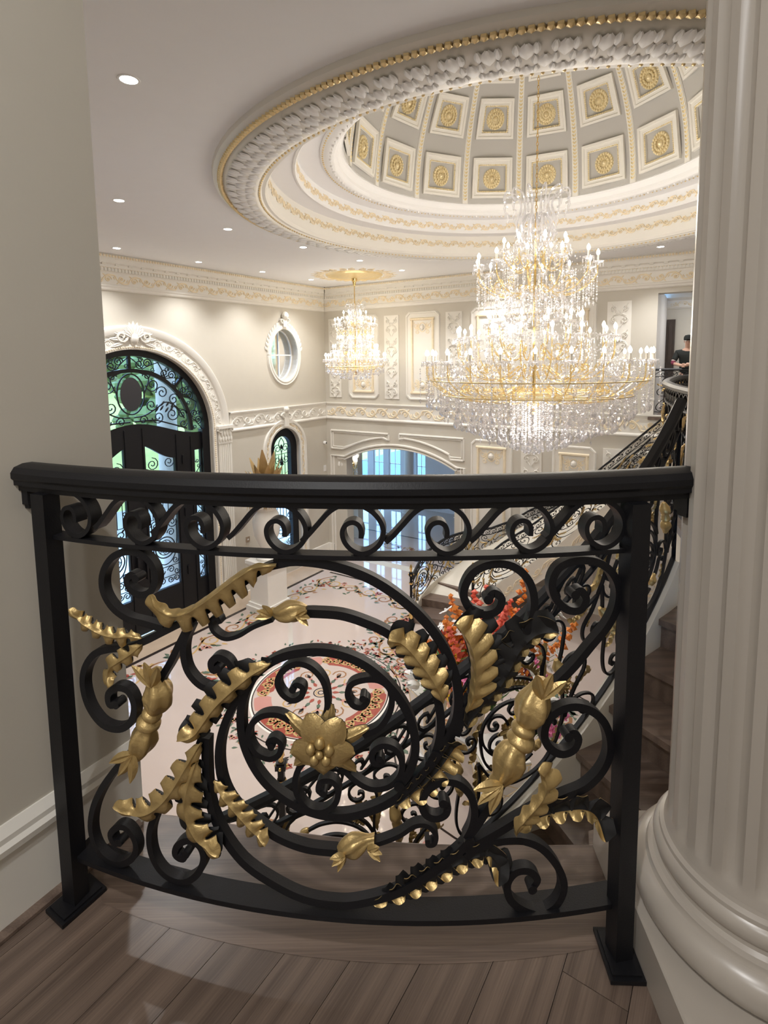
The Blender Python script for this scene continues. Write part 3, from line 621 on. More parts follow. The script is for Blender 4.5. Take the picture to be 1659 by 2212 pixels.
for (a, b) in gl:                                        # door leaf grilles
    c = (a + b) / 2; s_ = 1 if c > DC else -1
    grille(g, mapL, [(c + .24 * cos(t), -2.9 + .24 * sin(t)) for t in np.linspace(0, 2 * PI, 25)], .022, ng)
    grille(g, mapL, [(c + .17 * cos(t), -2.9 + .17 * sin(t)) for t in np.linspace(0, 2 * PI, 25)], .016, ng)
    for k2 in range(8): t = 2 * PI * k2 / 8; grille(g, mapL, spiral(c + .105 * cos(t), -2.9 + .105 * sin(t), .05, .015, t, 1.2, 8), .012, ng)
    g.ball(mapL(c, -2.9, ng), .05, 8, 5)
    for k2 in range(5): grille(g, mapL, [(a + .1 + k2 * (b - a - .2) / 4, -2.2), (a + .1 + k2 * (b - a - .2) / 4, -1.2)], .013, ng)
    for sg in (-1, 1):
        for cx, cz, r, a0, tn in ((.2, -.95, .15, PI / 2, 1.7), (.18, -1.25, .09, 0, 1.3), (.2, -2.35, .13, 0, 1.5), (.16, -2.58, .1, PI, 1.4), (.24, -3.25, .08, 0, 1.3), (.12, -3.45, .09, PI, 1.4), (.26, -3.52, .07, 0, 1.2), (.1, -3.68, .08, 0, 1.3), (.25, -3.7, .08, PI, 1.3), (.3, -1.9, .05, 0, 1.2)):
            grille(g, mapL, [(c + sg * p[0], p[1]) for p in spiral(cx, cz, r, .02, a0, tn, 11, sg)], .017, ng)
    for z in (-3.36, -3.6, -2.2): grille(g, mapL, [(a, z), (b, z)], .014, ng)
    grille(g, mapL, cr([(c - .3, -2.3), (c - .3, -2.75), (c - .22, -3.15), (c, -3.3), (c + .22, -3.15), (c + .3, -2.75), (c + .3, -2.3)], 5), .018, ng)
    for k2 in range(10): petal(g, c + .3 * cos(k2), -1.05 - .13 * k2, k2 * 1.3, .1, .045, .02, mapL, ng)
for (a, b) in sd:
    c = (a + b) / 2
    for k2 in range(10):
        z = -.95 - k2 * .31
        grille(g, mapL, [(c + (b - a) / 2 * sin(t * PI) * (1 if k2 % 2 else -1), z - .155 + .31 * t - .15) for t in np.linspace(-.5, .5, 9)], .015, ng)
        grille(g, mapL, spiral(c + .02, z - .1, .05, .015, 0, 1.4, 9, 1 if k2 % 2 else -1), .013, ng); grille(g, mapL, spiral(c - .02, z - .22, .05, .015, PI, 1.4, 9, -1 if k2 % 2 else 1), .013, ng)
dpart('grille', g, IRON, kind='stuff')

# --- relief panels on the back wall
def loop_ridge(mb, pts, w, h, n0=0.0, mi=0):
    P = [np.array(p, float) for p in pts]; 
    for i in range(len(P)): ridge(mb, [P[i], P[(i + 1) % len(P)]], w, h, mapB, n0, mi)
def cartouche(mb, t, z, s, up=1, mi=1):
    mb.ball(mapB(t, z, .02), .07 * s, 8, 5, (1, 1, 1.15), 0)
    ridge(mb, [(t + .1 * s * cos(a), z + .12 * s * sin(a)) for a in np.linspace(0, 2 * PI, 15)], .035 * s, .03, mapB, 0, mi)
    for g_ in (-1, 1):
        for cx, cz, r, sg in ((.2, .04, .08, 1), (.3, .1 * up, .06, -1), (.16, -.12 * up, .06, 1)): ridge(mb, [(t + g_ * (p[0]) * s, z + p[1] * s) for p in spiral(cx, cz, r, .02, PI, 1.3, 8, sg)], .03 * s, .025, mapB, 0, mi)
        for k2 in range(5): petal(mb, t + g_ * .08 * s, z, PI / 2 - g_ * (.5 + .5 * k2), .2 * s, .07 * s, .03, mapB, 0, mi, k=3)
def framed(t0, t1, z0, z1, full=True):
    mb = MB(); c = .1
    def oct_(i): a, b, y0, y1 = t0 + i, t1 - i, z0 + i, z1 - i; return [(a + c, y0), (b - c, y0), (b, y0 + c), (b, y1 - c), (b - c, y1), (a + c, y1), (a, y1 - c), (a, y0 + c)]
    mb.poly([oct_(0)], lambda u, z: mapB(u, z, .012)); loop_ridge(mb, oct_(.03), .07, .035, 0, 0)
    i = .2
    for a, b in (((t0 + i, z0 + i), (t0 + i, z1 - i)), ((t1 - i, z0 + i), (t1 - i, z1 - i)), ((t0 + i - .05, z0 + i), (t1 - i + .05, z0 + i)), ((t0 + i - .05, z1 - i), (t1 - i + .05, z1 - i))): ridge(mb, [a, b], .075, .045, mapB, .012, 2)
    mb.poly([[(t0 + i + .04, z0 + i + .04), (t1 - i - .04, z0 + i + .04), (t1 - i - .04, z1 - i - .04), (t0 + i + .04, z1 - i - .04)]], lambda u, z: mapB(u, z, .016))
    s = min(1.1, (t1 - t0) * .95); cartouche(mb, (t0 + t1) / 2, z1 - i - .22, s); cartouche(mb, (t0 + t1) / 2, z0 + i + .2, s, -1)
    mb.build('wall_panel', [TRIM, ORNA, ORNA], wall_back, ang=30)
def ornpanel(t0, t1, z0, z1):
    mb = MB(); mb.boxm(mapB, t0, t1, z0, z1, 0, .02); c = (t0 + t1) / 2; w = (t1 - t0) / 2; H_ = z1 - z0; k = max(2, round(H_ / .58))
    for i in range(k):
        zc = z0 + H_ * (i + .5) / k; hh = H_ / k
        for g_ in (-1, 1):
            ridge(mb, [(c + g_ * p[0], p[1]) for p in spiral(w * .42, zc - hh * .2, w * .34, w * .07, PI / 2, 1.4, 9, -1)], .03, .03, mapB, .02)
            ridge(mb, [(c + g_ * p[0], p[1]) for p in spiral(w * .48, zc + hh * .24, w * .28, w * .06, -PI / 2, 1.3, 9, 1)], .028, .03, mapB, .02)
            ridge(mb, [(c + g_ * x, z) for x, z in cr([(.02, zc - hh * .48), (w * .6, zc - hh * .08), (w * .2, zc + hh * .06), (w * .7, zc + hh * .42)], 4)], .026, .026, mapB, .02)
            for q in range(3): petal(mb, c, zc + hh * .02, PI / 2 - g_ * (.3 + .7 * q), w * .42, .05, .03, mapB, .02, k=3)
        if i == k // 2: mb.ball(mapB(c, zc + hh * .05, .03), w * .24, 8, 5)
    mb.build('ornament_panel', TRIM, wall_back, ang=30)
for t0, t1 in ((.17, .60), (2.1, 2.56), (3.97, 4.42), (7.88, 8.37)): ornpanel(t0, t1, .2, 2.5)
for t0, t1 in ((.86, 1.90), (2.78, 3.80), (4.66, 7.66)): framed(t0, t1, .19, 2.56)
for t0, t1 in ((6.0, 6.50), (7.88, 8.36), (9.6, 10.05)): ornpanel(t0, t1, -4.15, -.76)
for t0, t1 in ((4.68, 5.78), (6.75, 7.74), (8.55, 9.4)): framed(t0, t1, -4.2, -.76)
mb = MB()                                                # arch casing and the two spandrel panels
def arch_o(d): return [(AR0 - .55 + 0, G), (AR0 - .55, ASP + .04), (AR0 - .06, ASP + .04)] + arch_line(AR0 - .06, AR1 + .06, ASP + .04, AAP + .12)[1:-1] + [(AR1 + .06, ASP + .04), (AR1 + .28, ASP + .04), (AR1 + .28, G)]
L_ = [np.array(p) for p in arch_o(0)]
for d, w, h in ((0, .07, .05), (-.09, .05, .035)):
    N = frame2(L_); pts = [p + np.array(q) * d for p, q in zip(L_, N)]
    ridge(mb, pts, w, h, mapB, 0)
mb.build('arch_casing', TRIM, wall_back, ang=30)
sp1 = [(.18, -.80), (2.2, -.80), (2.2, -.98)] + [(u, z + .22) for u, z in arch_line(AR0 - .06, AR1 + .06, ASP + .04, AAP + .12)[8:0:-1] if u < 2.1] + [(.6, -1.34), (.18, -1.34)]
sp2 = [(2.55, -.78), (4.48, -.78), (4.48, -1.36), (4.1, -1.36)] + [(u, z + .22) for u, z in arch_line(AR0 - .06, AR1 + .06, ASP + .04, AAP + .12)[15:7:-1] if u > 2.6] + [(2.55, -.92)]
for q in (sp1, sp2):
    mb = MB(); loop_ridge(mb, q, .06, .04); c = np.mean(np.array(q), 0); loop_ridge(mb, [np.array(p) + (c - np.array(p)) * np.array([.06, .2]) for p in q], .035, .02); mb.build('wall_panel', TRIM, wall_back, ang=30)
for t in (.48, 4.36):                                   # slender columns carrying the arch
    mb = MB(); q = mapB(t, 0, -.16); mb.lathe([(.16, G), (.16, G + .12), (.13, G + .16), (.11, G + .22), (.10, ASP - .42), (.12, ASP - .40), (.11, ASP - .38), (.15, ASP - .1), (.19, ASP - .06), (.19, ASP)], (q[0], q[1], 0), 14)
    for k2 in range(8): a = 2 * PI * k2 / 8; mb.ball((q[0] + .14 * cos(a), q[1] + .14 * sin(a), ASP - .22), .06, 5, 4, (1, 1, 1.6))
    mb.build('arch_column', TRIM, wall_back, ang=35)
# ================================================================== GROUND FLOOR, ALCOVE, UPPER CORRIDOR, OUTSIDE
mb = MB(); mb.add([(-12, -3, G), (14, -3, G), (14, 26, G), (-12, 26, G)], [(0, 1, 2, 3)])
floor_hall = mb.build('floor_hall', MARB, kind='structure', smooth=False)
IM = [mat('inlay_black', (.03, .022, .02), .08), mat('inlay_brown', (.30, .15, .075), .08), mat('inlay_gold', (.50, .33, .14), .08), mat('inlay_red', (.32, .075, .055), .08), mat('inlay_green', (.10, .14, .10), .08), mat('inlay_rose', (.50, .24, .2), .08), mat('inlay_ivory', (.80, .74, .66), .08), mat('inlay_tan', (.46, .36, .27), .1, var=.15, vscale=3)]
lay = [0]
def flat(mb, pts, w, mi, taper=None, lift=None):
    P = [np.array(p, float) for p in pts]; N = frame2(P); k = len(P); z = G + (.0015 if lift is None else lift)
    mb.grid([[(p[0] + q[0] * w / 2 * (taper(i / (k - 1)) if taper else 1), p[1] + q[1] * w / 2 * (taper(i / (k - 1)) if taper else 1), z), (p[0] - q[0] * w / 2 * (taper(i / (k - 1)) if taper else 1), p[1] - q[1] * w / 2 * (taper(i / (k - 1)) if taper else 1), z)] for i, (p, q) in enumerate(zip(P, N))], mi=mi)
def fleaf(mb, x, y, a, L, w, mi, lift=.003):
    ca, sa = cos(a), sin(a); o = [(0, 0), (.3, .5), (.62, .38), (1, 0), (.62, -.38), (.3, -.5)]
    mb.add([(x + p * L * ca - q * w * sa, y + p * L * sa + q * w * ca, G + lift) for p, q in o], [(0, 1, 2, 3, 4, 5)], mi)
def fflower(mb, x, y, r, mi, n=5):
    for k in range(n): fleaf(mb, x, y, 2 * PI * k / n + random.random(), r, r * .75, mi, .0035)
    fleaf(mb, x - r * .2, y, 0, r * .4, r * .4, 2, .004)
def vine(mb, path, amp, step, sc=1.0, cols=(1, 2)):     # acanthus scroll running along a path
    P = [np.array(p, float) for p in cr(path, 14)]; d = [0]
    for i in range(1, len(P)): d.append(d[-1] + np.linalg.norm(P[i] - P[i - 1]))
    def at(s):
        i = min(max(int(np.searchsorted(d, s)), 1), len(P) - 1); t = (s - d[i - 1]) / (d[i] - d[i - 1] + 1e-9); p = P[i - 1] + (P[i] - P[i - 1]) * t; q = P[i] - P[i - 1]; q /= np.linalg.norm(q); return p, q
    def loc(s, v): p, q = at(min(max(s, 0), d[-1])); return (p[0] - q[1] * v, p[1] + q[0] * v)
    n = int(d[-1] / step)
    for i in range(n):
        c = (i + .5) * step; sg = 1 if i % 2 else -1
        flat(mb, [loc(c - step * .5 + step * t, amp * .5 * sg * sin(PI * t)) for t in np.linspace(0, 1, 9)], .045 * sc, cols[i % 2])
        flat(mb, [loc(c + p[0], sg * p[1]) for p in spiral(0, -.02, amp * .75, amp * .12, PI / 2, 1.25, 10, -1)], .055 * sc, cols[(i + 1) % 2], lambda t: 1.2 - .8 * t)
        for k in range(10):
            a = random.random() * 6.28; r = amp * (.5 + .8 * random.random()); x, y = loc(c + step * .5 * cos(a), r * sin(a)); fleaf(mb, x, y, random.random() * 6.28, .16 * sc, .07 * sc, random.choice((4, 4, 1, 2, 3, 4)))
        if i % 2 == 0:
            x, y = loc(c + step * .45, -sg * amp * .5); fflower(mb, x, y, .11 * sc, random.choice((5, 3, 5)))
mb = MB(); MC = np.array([-1.2, 9.08])
def circ(c, r, k=72, a0=0, a1=2 * PI): return [(c[0] + r * cos(a), c[1] + r * sin(a)) for a in np.linspace(a0, a1, k)]
flat(mb, circ(MC, 1.45), .022, 0); flat(mb, circ(MC, 1.25), .035, 6); flat(mb, circ(MC, 1.22), .02, 0)
for q in range(4):
    a0 = q * PI / 2 + .5; flat(mb, circ(MC, 1.03, 30, a0, a0 + 1.12), .32, 3, lambda t: min(1, 8 * t + .2, 8 * (1 - t) + .2), lift=.001)
    flat(mb, circ(MC, 1.03, 30, a0 + 1.12, a0 + PI / 2), .30, 5, lambda t: min(1, 6 * t, 6 * (1 - t)), lift=.0008)
    for k in range(6):
        a = a0 + .1 + k * .19; c = MC + 1.03 * np.array([cos(a), sin(a)]); flat(mb, spiral(c[0], c[1], .12, .02, a, 1.4, 10, 1 if k % 2 else -1), .035, 2, lift=.003)
        for j in range(3): fleaf(mb, c[0], c[1], a + 2 * j, .14, .05, 2)
for k in range(12):
    a = 2 * PI * k / 12; c = MC + .62 * np.array([cos(a), sin(a)]); flat(mb, spiral(c[0], c[1], .15, .03, a + 2, 1.3, 10, 1 if k % 2 else -1), .028, 2 if k % 2 else 1)
    for r, m_ in ((.2, 3), (.32, 4), (.42, 5), (.5, 0)): fleaf(mb, MC[0] + r * cos(a), MC[1] + r * sin(a), a, .15, .07, m_)
for r in (.13, .09, .05): flat(mb, circ(MC, r, 24), .02, 0 if r != .09 else 2)
for k in range(420):
    a = random.random() * 6.28; r = 1.5 + abs(random.gauss(0, .16)); x, y = MC[0] + r * cos(a), MC[1] + r * sin(a)
    if k % 9 == 0: fflower(mb, x, y, .075, random.choice((3, 5, 5)))
    else: fleaf(mb, x, y, random.random() * 6.28, .1, .045, random.choice((4, 4, 1, 3, 4, 0)))
for k in range(16):
    a = 2 * PI * k / 16; c = MC + 1.56 * np.array([cos(a), sin(a)]); flat(mb, spiral(c[0], c[1], .13, .02, a, 1.2, 10), .014, 4)
for k in range(120):
    a = random.random() * 6.28; r = 1.35 + .07 * random.random(); fleaf(mb, MC[0] + r * cos(a), MC[1] + r * sin(a), random.random() * 6.28, .08, .035, random.choice((3, 4, 5, 4)))
mb.build('medallion_inlay', IM, floor_hall, smooth=False)
mb = MB()
def lp(s, o): p = A + dL * s + nL * o; return (p[0], p[1])
def bp(t, o): p = A + eB * t + mB * o; return (p[0], p[1])
flat(mb, [lp(.4, .36), lp(12, .36)], .64, 7, lift=.0008); flat(mb, [lp(1.1, .72), lp(12, .72)], .09, 0); flat(mb, [bp(.9, 1.15), bp(3.2, 1.15)], .07, 0)
vine(mb, [lp(1.3, 1.25), lp(4, 1.25), lp(7, 1.25), lp(11, 1.25)], .30, .62)
vine(mb, [bp(1.2, 1.75), bp(2.6, 1.75), bp(4, 2.0)], .28, .55)
vine(mb, [lp(6.2, 2.1), lp(5.6, 2.7), lp(6.6, 3.1)], .34, .5, 1.3)
vine(mb, [(.9, 11.9), (.2, 11.8), (-.25, 11.1), (.1, 10.3), (.7, 9.9)], .25, .5); flat(mb, cr([(.95, 11.65), (.3, 11.6), (.02, 11.2), (.2, 10.8)], 8), .06, 0)
vine(mb, [(.1, 9.9), (.9, 9.0), (.9, 8.0), (.1, 7.3)], .3, .5, 1.1)
vine(mb, [(-1.6, 6.2), (-.9, 5.5), (.0, 5.6), (.9, 6.0)], .3, .5, 1.2); vine(mb, [(.6, 4.6), (1.4, 5.0), (2.4, 5.4)], .3, .5, 1.2)
vine(mb, [(2.6, 7.6), (3.0, 8.6), (3.4, 9.6)], .3, .5, 1.2); flat(mb, circ((2.0, 7.6), 1.9, 60), .03, 0)
vine(mb, [bp(1, -1.5), bp(2.6, -1.5), bp(5, -1.5)], .3, .6); flat(mb, [bp(-1, -.8), bp(6, -.8)], .07, 0); flat(mb, [bp(-1, -2.6), bp(6, -2.6)], .07, 0)
mb.build('border_inlay', IM, floor_hall, smooth=False)
# --- room behind the arch
AO = -5.8
wins = []
for x0, x1 in ((695, 745), (757, 795), (806, 829), (839, 866), (898, 920)): wins.append((wB(x0, 1010, AO)[0], wB(x1, 1010, AO)[0]))  # the first window is unseen, added to let in more blue daylight
loops = [[(wB(695, 1010, AO)[0] - .3, G), (9, G), (9, -.3), (wB(695, 1010, AO)[0] - .3, -.3)]] + [[(a, G + .25), (a, -.75), (b, -.75), (b, G + .25)] for a, b in wins]
mb = MB(); mb.poly(loops, lambda u, z: mapB(u, z, AO))
for l in loops[1:]: mb.grid([[mapB(u, z, AO) for u, z in l], [mapB(u, z, AO - .2) for u, z in l]], closed_v=True)
mb.build('wall_alcove', WHITE, kind='structure', smooth=False)
for i, (a, b) in enumerate(wins):
    w_ = bpy.data.objects.new('window_%d' % (3 + i), None); COL.objects.link(w_); w_['kind'] = 'structure'
    mb = MB()
    for u in (a + .03, b - .03, (a + b) / 2): mb.boxm(mapB, u - (.03 if u != (a + b) / 2 else .012), u + (.03 if u != (a + b) / 2 else .012), G + .25, -.75, AO - .12, AO - .06)
    for z in np.linspace(G + .27, -.77, 6): mb.boxm(mapB, a, b, z - .014, z + .014, AO - .12, AO - .06)
    mb.build('window_frame', WHITE, w_, smooth=False)
    mb = MB(); mb.poly([[(a, G + .25), (b, G + .25), (b, -.75), (a, -.75)]], lambda u, z: mapB(u, z, AO - .09)); mb.build('pane', PANE, w_, smooth=False)
def mb4(name, pts, m): return pl(name, pts, m)
mb4('wall_alcove_left', [mapB(-.3, G, -.33), mapB(wins[0][0] - .3, G, AO), mapB(wins[0][0] - .3, -.3, AO), mapB(-.3, -.3, -.33)], PAINT)
mb4('wall_alcove_right', [mapB(6.6, G, 0), mapB(6.6, G, AO), mapB(6.6, -.3, AO), mapB(6.6, -.3, 0)], WHITE)
mb4('ceiling_alcove', [mapB(-.4, -.5, 0), mapB(9, -.5, 0), mapB(9, -.5, AO - .1), mapB(-3, -.5, AO - .1)], CEILM)
mb = MB(); q = mapB(wB(884, 1010, AO + .6)[0], 0, AO + .6); mb.lathe([(.3, G), (.3, G + .2), (.2, G + .3), (.19, -1.9), (.22, -1.88), (.22, -1.84), (.19, -1.8), (.18, -.9), (.26, -.7), (.28, -.5)], (q[0], q[1], 0), 18); tag(mb.build('column', TRIM, ang=35), 'plain white column between the tall windows of the room beyond the arch', 'column')
# --- upper corridor on the far side
mb = MB(); pts = [(UP0, 0), (UP0 + .02, -.5), (UP0 + .02, -2.4)]
mb.grid([[mapB(t, 0, o) for t, o in pts], [mapB(t, UPZ + .1, o) for t, o in pts]]); mb.build('wall_corridor_left', WHITE, kind='structure', smooth=False)
mb4('wall_corridor', [mapB(UP0 - .5, 0, -2.4), mapB(BL, 0, -2.4), mapB(BL, UPZ + .3, -2.4), mapB(UP0 - .5, UPZ + .3, -2.4)], PAINT)
mb4('wall_corridor_right', [mapB(BL, -.4, .1), mapB(BL, -.4, -2.5), mapB(BL, 4, -2.5), mapB(BL, 4, .1)], PAINT)
mb4('ceiling_corridor', [mapB(UP0 - .5, UPZ + .2, 0), mapB(BL, UPZ + .2, 0), mapB(BL, UPZ + .2, -2.4), mapB(UP0 - .5, UPZ + .2, -2.4)], CEILM)
mb = MB(); cpr = [(-2.25, 2.82), (-2.26, 2.72), (-2.33, 2.66), (-2.35, 2.5), (-2.38, 2.46), (-2.4, 2.45)]
mb.grid([[mapB(UP0, z, o) for o, z in cpr], [mapB(BL, z, o) for o, z in cpr]]); tt = mb.build('trim_10', TRIM, kind='structure', ang=20)
mb = MB(); frieze(mb, mapB, UP0 + .1, BL, 2.58, .13, .2, -2.345, .02); mb.build('scroll_frieze', ORNA, tt, kind='stuff')
d2 = bpy.data.objects.new('door_2', None); COL.objects.link(d2); d2['kind'] = 'structure'
da, db_ = UP0 + .03, wB(1456, 780, -2.4)[0]
mb = MB(); mb.boxm(mapB, da, db_, 0, 2.2, -2.4, -2.33); mb.boxm(mapB, da + .05, db_ - .05, .15, 1.0, -2.33, -2.31); mb.boxm(mapB, da + .05, db_ - .05, 1.12, 2.08, -2.33, -2.31); mb.build('door_leaf', DARKW, d2, smooth=False)
mb = MB(); mb.boxm(mapB, UP0 - .24, UP0, 0.045, .36, 0, .05); mb.boxm(mapB, UP0 - .25, UP0 + .01, .36, .4, 0, .06); mb.build('trim_11', TRIM, kind='structure', smooth=False)
BALC = [onz(x, y, 1.06)[:2] for x, y in ((1500, 808), (1482, 810), (1458, 813), (1440, 821), (1455, 829), (1482, 836), (1520, 843), (1580, 850))]
BALC = cr(BALC, 8)
mb = MB(); top = [tuple(p) for p in BALC]
far = [tuple(bp(UP0 - .08, .1)), tuple(bp(UP0 + 1.2, .1))]
poly = [tuple(bp(UP0 - .1, -.0)), tuple(bp(UP0 - .1, .1)), tuple(bp(UP0 + .42, .1)), tuple(bp(UP0 + .62, .5)), tuple(bp(UP0 + .7, 2.2))] + top + [(3.4, 2.3), (P1[0], P1[1]), (P0[0], P0[1]), tuple(bp(BL, -2.4)), tuple(bp(UP0 - .1, -2.4))]
mb.poly([poly], lambda x, y: (x, y, 0)); mb.poly([poly], lambda x, y: (x, y, -.06))
mb.grid([[(x, y, 0) for x, y in poly], [(x, y, -.06) for x, y in poly]], closed_v=True); mb.build('floor_corridor', TREADM, kind='structure', smooth=False)
mb = MB(); pin = poly[3:-4]; mb.grid([[(x + .05, y, -.06) for x, y in pin], [(x + .05, y, -.36) for x, y in pin]]); mb.build('trim_12', CREAM, kind='structure', smooth=False)
# --- outside
mb = MB(); mb.add([(-60, -10, G - .12), (-9.0, -10, G - .12), (3.5, 26, G - .12), (3.5, 70, G - .12), (-60, 70, G - .12)], [(0, 1, 2, 3, 4)]); mb.build('ground_lawn', GRASS, kind='structure', smooth=False)
mb = MB(); mb.add([lp(-6, -3.5) + (G - .1,), lp(14, -3.5) + (G - .1,), lp(14, -8.5) + (G - .1,), lp(-6, -8.5) + (G - .1,)], [(0, 1, 2, 3)]); mb.add([lp(2.5, -.3) + (G - .09,), lp(9.5, -.3) + (G - .09,), lp(9.5, -4) + (G - .09,), lp(2.5, -4) + (G - .09,)], [(0, 1, 2, 3)]); mb.build('ground_driveway', PAVE, kind='structure', smooth=False)
mb = MB(); mb.add([bp(-12, -6.1) + (G - .1,), bp(20, -6.1) + (G - .1,), bp(20, -40) + (G - .1,), bp(-12, -40) + (G - .1,)], [(0, 1, 2, 3)]); mb.build('ground_terrace', TERR, kind='structure', smooth=False)
mb = MB(); mb.grid([[lp(s_, o) + (z,) for s_ in (-60, -20, 20)] for o, z in ((-9, G - .1), (-14, G + .3), (-24, -2.2), (-36, .9), (-48, 2.0))]); mb.build('ground_slope', GRASS, kind='structure')
def tree(x, y, h, r, label, grp=None, col=TREEG):
    t = thing('tree', label, 'tree', (x, y, G - .1), grp); mb = MB(); mb.tube([(0, 0, 0), (.1, .05, h * .35), (0, .1, h * .7)], [h * .035, h * .025, h * .012], 7); mb.build('trunk', BARK, t)
    mb = MB()
    for i in range(170):
        a = random.random() * 6.28; b = math.acos(1 - 1.7 * random.random()); q = r * (.55 + .5 * random.random())
        c = (q * sin(b) * cos(a), q * sin(b) * sin(a), h * .58 + q * cos(b) * 1.05)
        mb.ball(c, r * (.13 + .1 * random.random()), 5, 4, (1, 1, .75))
    mb.build('foliage', col, t, smooth=False)
LG2 = mat('pale_green_leaf', (.38, .35, .10), .7, var=.4); OVT = mat('teal_green_leaf', (.42, .52, .26), .7, var=.5); LG3 = mat('dark_green_leaf', (.13, .155, .035), .7, var=.4)
for (s_, o, h, r, m_, l) in ((4.6, -15, 7, 2.0, TREEG, 'leafy green tree on the lawn seen through the fanlight over the door'), (10.2, -19, 8, 2.3, LG2, 'pale green tree on the lawn seen through the left of the fanlight'), (-.6, -9, 8, 1.9, LG3, 'dark green tree outside the oval window'), (-5.5, -15, 9, 2.2, TREEG, 'green tree far outside past the narrow arched window'), (-.2, -20, 7, 2.2, LG2, 'pale tree standing farthest back behind the driveway'), (16.0, -17, 8, 2.4, LG3, 'dark tree outside beyond the door frame'), (-6.6, -7.6, 10, 2.9, OVT, 'tall bushy tree filling the view through the oval window')):
    p = lp(s_, o); tree(p[0], p[1], h, r, l, col=m_)
for k2, s_ in enumerate((-24, -17.5, -11.5, -5.5, .5)):
    p = lp(s_, -31); tree(p[0], p[1], 11.5, 2.6, ('first', 'second', 'third', 'fourth', 'fifth')[k2] + ' tree from the left in the row on top of the grassy slope outside', 'trees on top of the grassy slope', (TREEG, LG2, LG3)[k2 % 3])
for (t_, o, h, r, l) in ((.2, -11, 5, 1.1, 'round green shrub tree outside the leftmost tall window'), (3.4, -13.5, 6, 1.2, 'green garden tree outside the middle tall windows'), (6.6, -11.5, 5, 1.1, 'green garden tree outside the window right of the column')):
    p = bp(t_, o); tree(p[0], p[1], h, r, l)
for s_, l in ((4.55, 'white porch column outside the right half of the entrance door'), (7.8, 'white porch column outside the left half of the entrance door')):
    q = lp(s_ - .9, -2.6); mb = MB(); mb.lathe([(.34, G - .1), (.34, G + .2), (.27, G + .3), (.25, 3.2), (.36, 3.4), (.36, 3.6)], (q[0], q[1], 0), 20); tag(mb.build('porch_column', PORCH, ang=35), l, 'column')

# ================================================================== THE COLUMN BESIDE THE RAILING
CC = np.array([.777, 1.017])
col_ = thing('fluted_column', 'large cream fluted column on a square plinth at the right end of the near railing', 'column', (CC[0], CC[1], 0))
mb = MB(); rows = []; NF = 20
def fl_ring(z, r, d):
    out = []
    for i in range(NF):
        a0 = 2 * PI * i / NF
        for t, q in ((.0, 0), (.18, 0), (.26, .45), (.36, .8), (.5, 1), (.64, .8), (.74, .45), (.82, 0)): a = a0 + 2 * PI / NF * (t + .41 + .3); rr = r - d * q; out.append((rr * cos(a), rr * sin(a), z))
    return out
for z, r, d in ((.27, .176, 0), (.285, .1725, 0), (.292, .1715, .002), (.31, .171, .010), (.4, .1705, .0125), (3.1, .168, .0125), (3.2, .168, .0)): rows.append(fl_ring(z, r, d))
mb.grid(rows, closed_v=True); mb.build('shaft', COLM, col_, ang=28)
mb = MB(); prof = [(.18, .11), (.225, .112), (.236, .125), (.241, .143), (.238, .162), (.226, .177), (.212, .183), (.209, .188), (.208, .194), (.198, .197), (.192, .204), (.191, .212), (.196, .219), (.1985, .228), (.197, .238), (.191, .246), (.187, .249), (.186, .257), (.178, .262), (.175, .272)]
mb.lathe(prof, n=72); mb.build('base_mouldings', COLM, col_, ang=30)
mb = MB(); hw = .25
mb.add([(sx * h, sy * h, z) for h, z in ((hw, 0), (hw, .106), (hw - .004, .11)) for sx, sy in ((-1, -1), (1, -1), (1, 1), (-1, 1))], [(a + 4 * k, (a + 1) % 4 + 4 * k, (a + 1) % 4 + 4 * k + 4, a + 4 * k + 4) for k in range(2) for a in range(4)] + [(8, 9, 10, 11)])
o = mb.build('plinth', COLM, col_, smooth=False); o.rotation_euler = (0, 0, math.radians(-2.4))
mb = MB(); mb.lathe([(.168, 3.15), (.19, 3.18), (.19, 3.2), (.26, 3.36), (.28, 3.4)], n=40); mb.build('capital', COLM, col_)

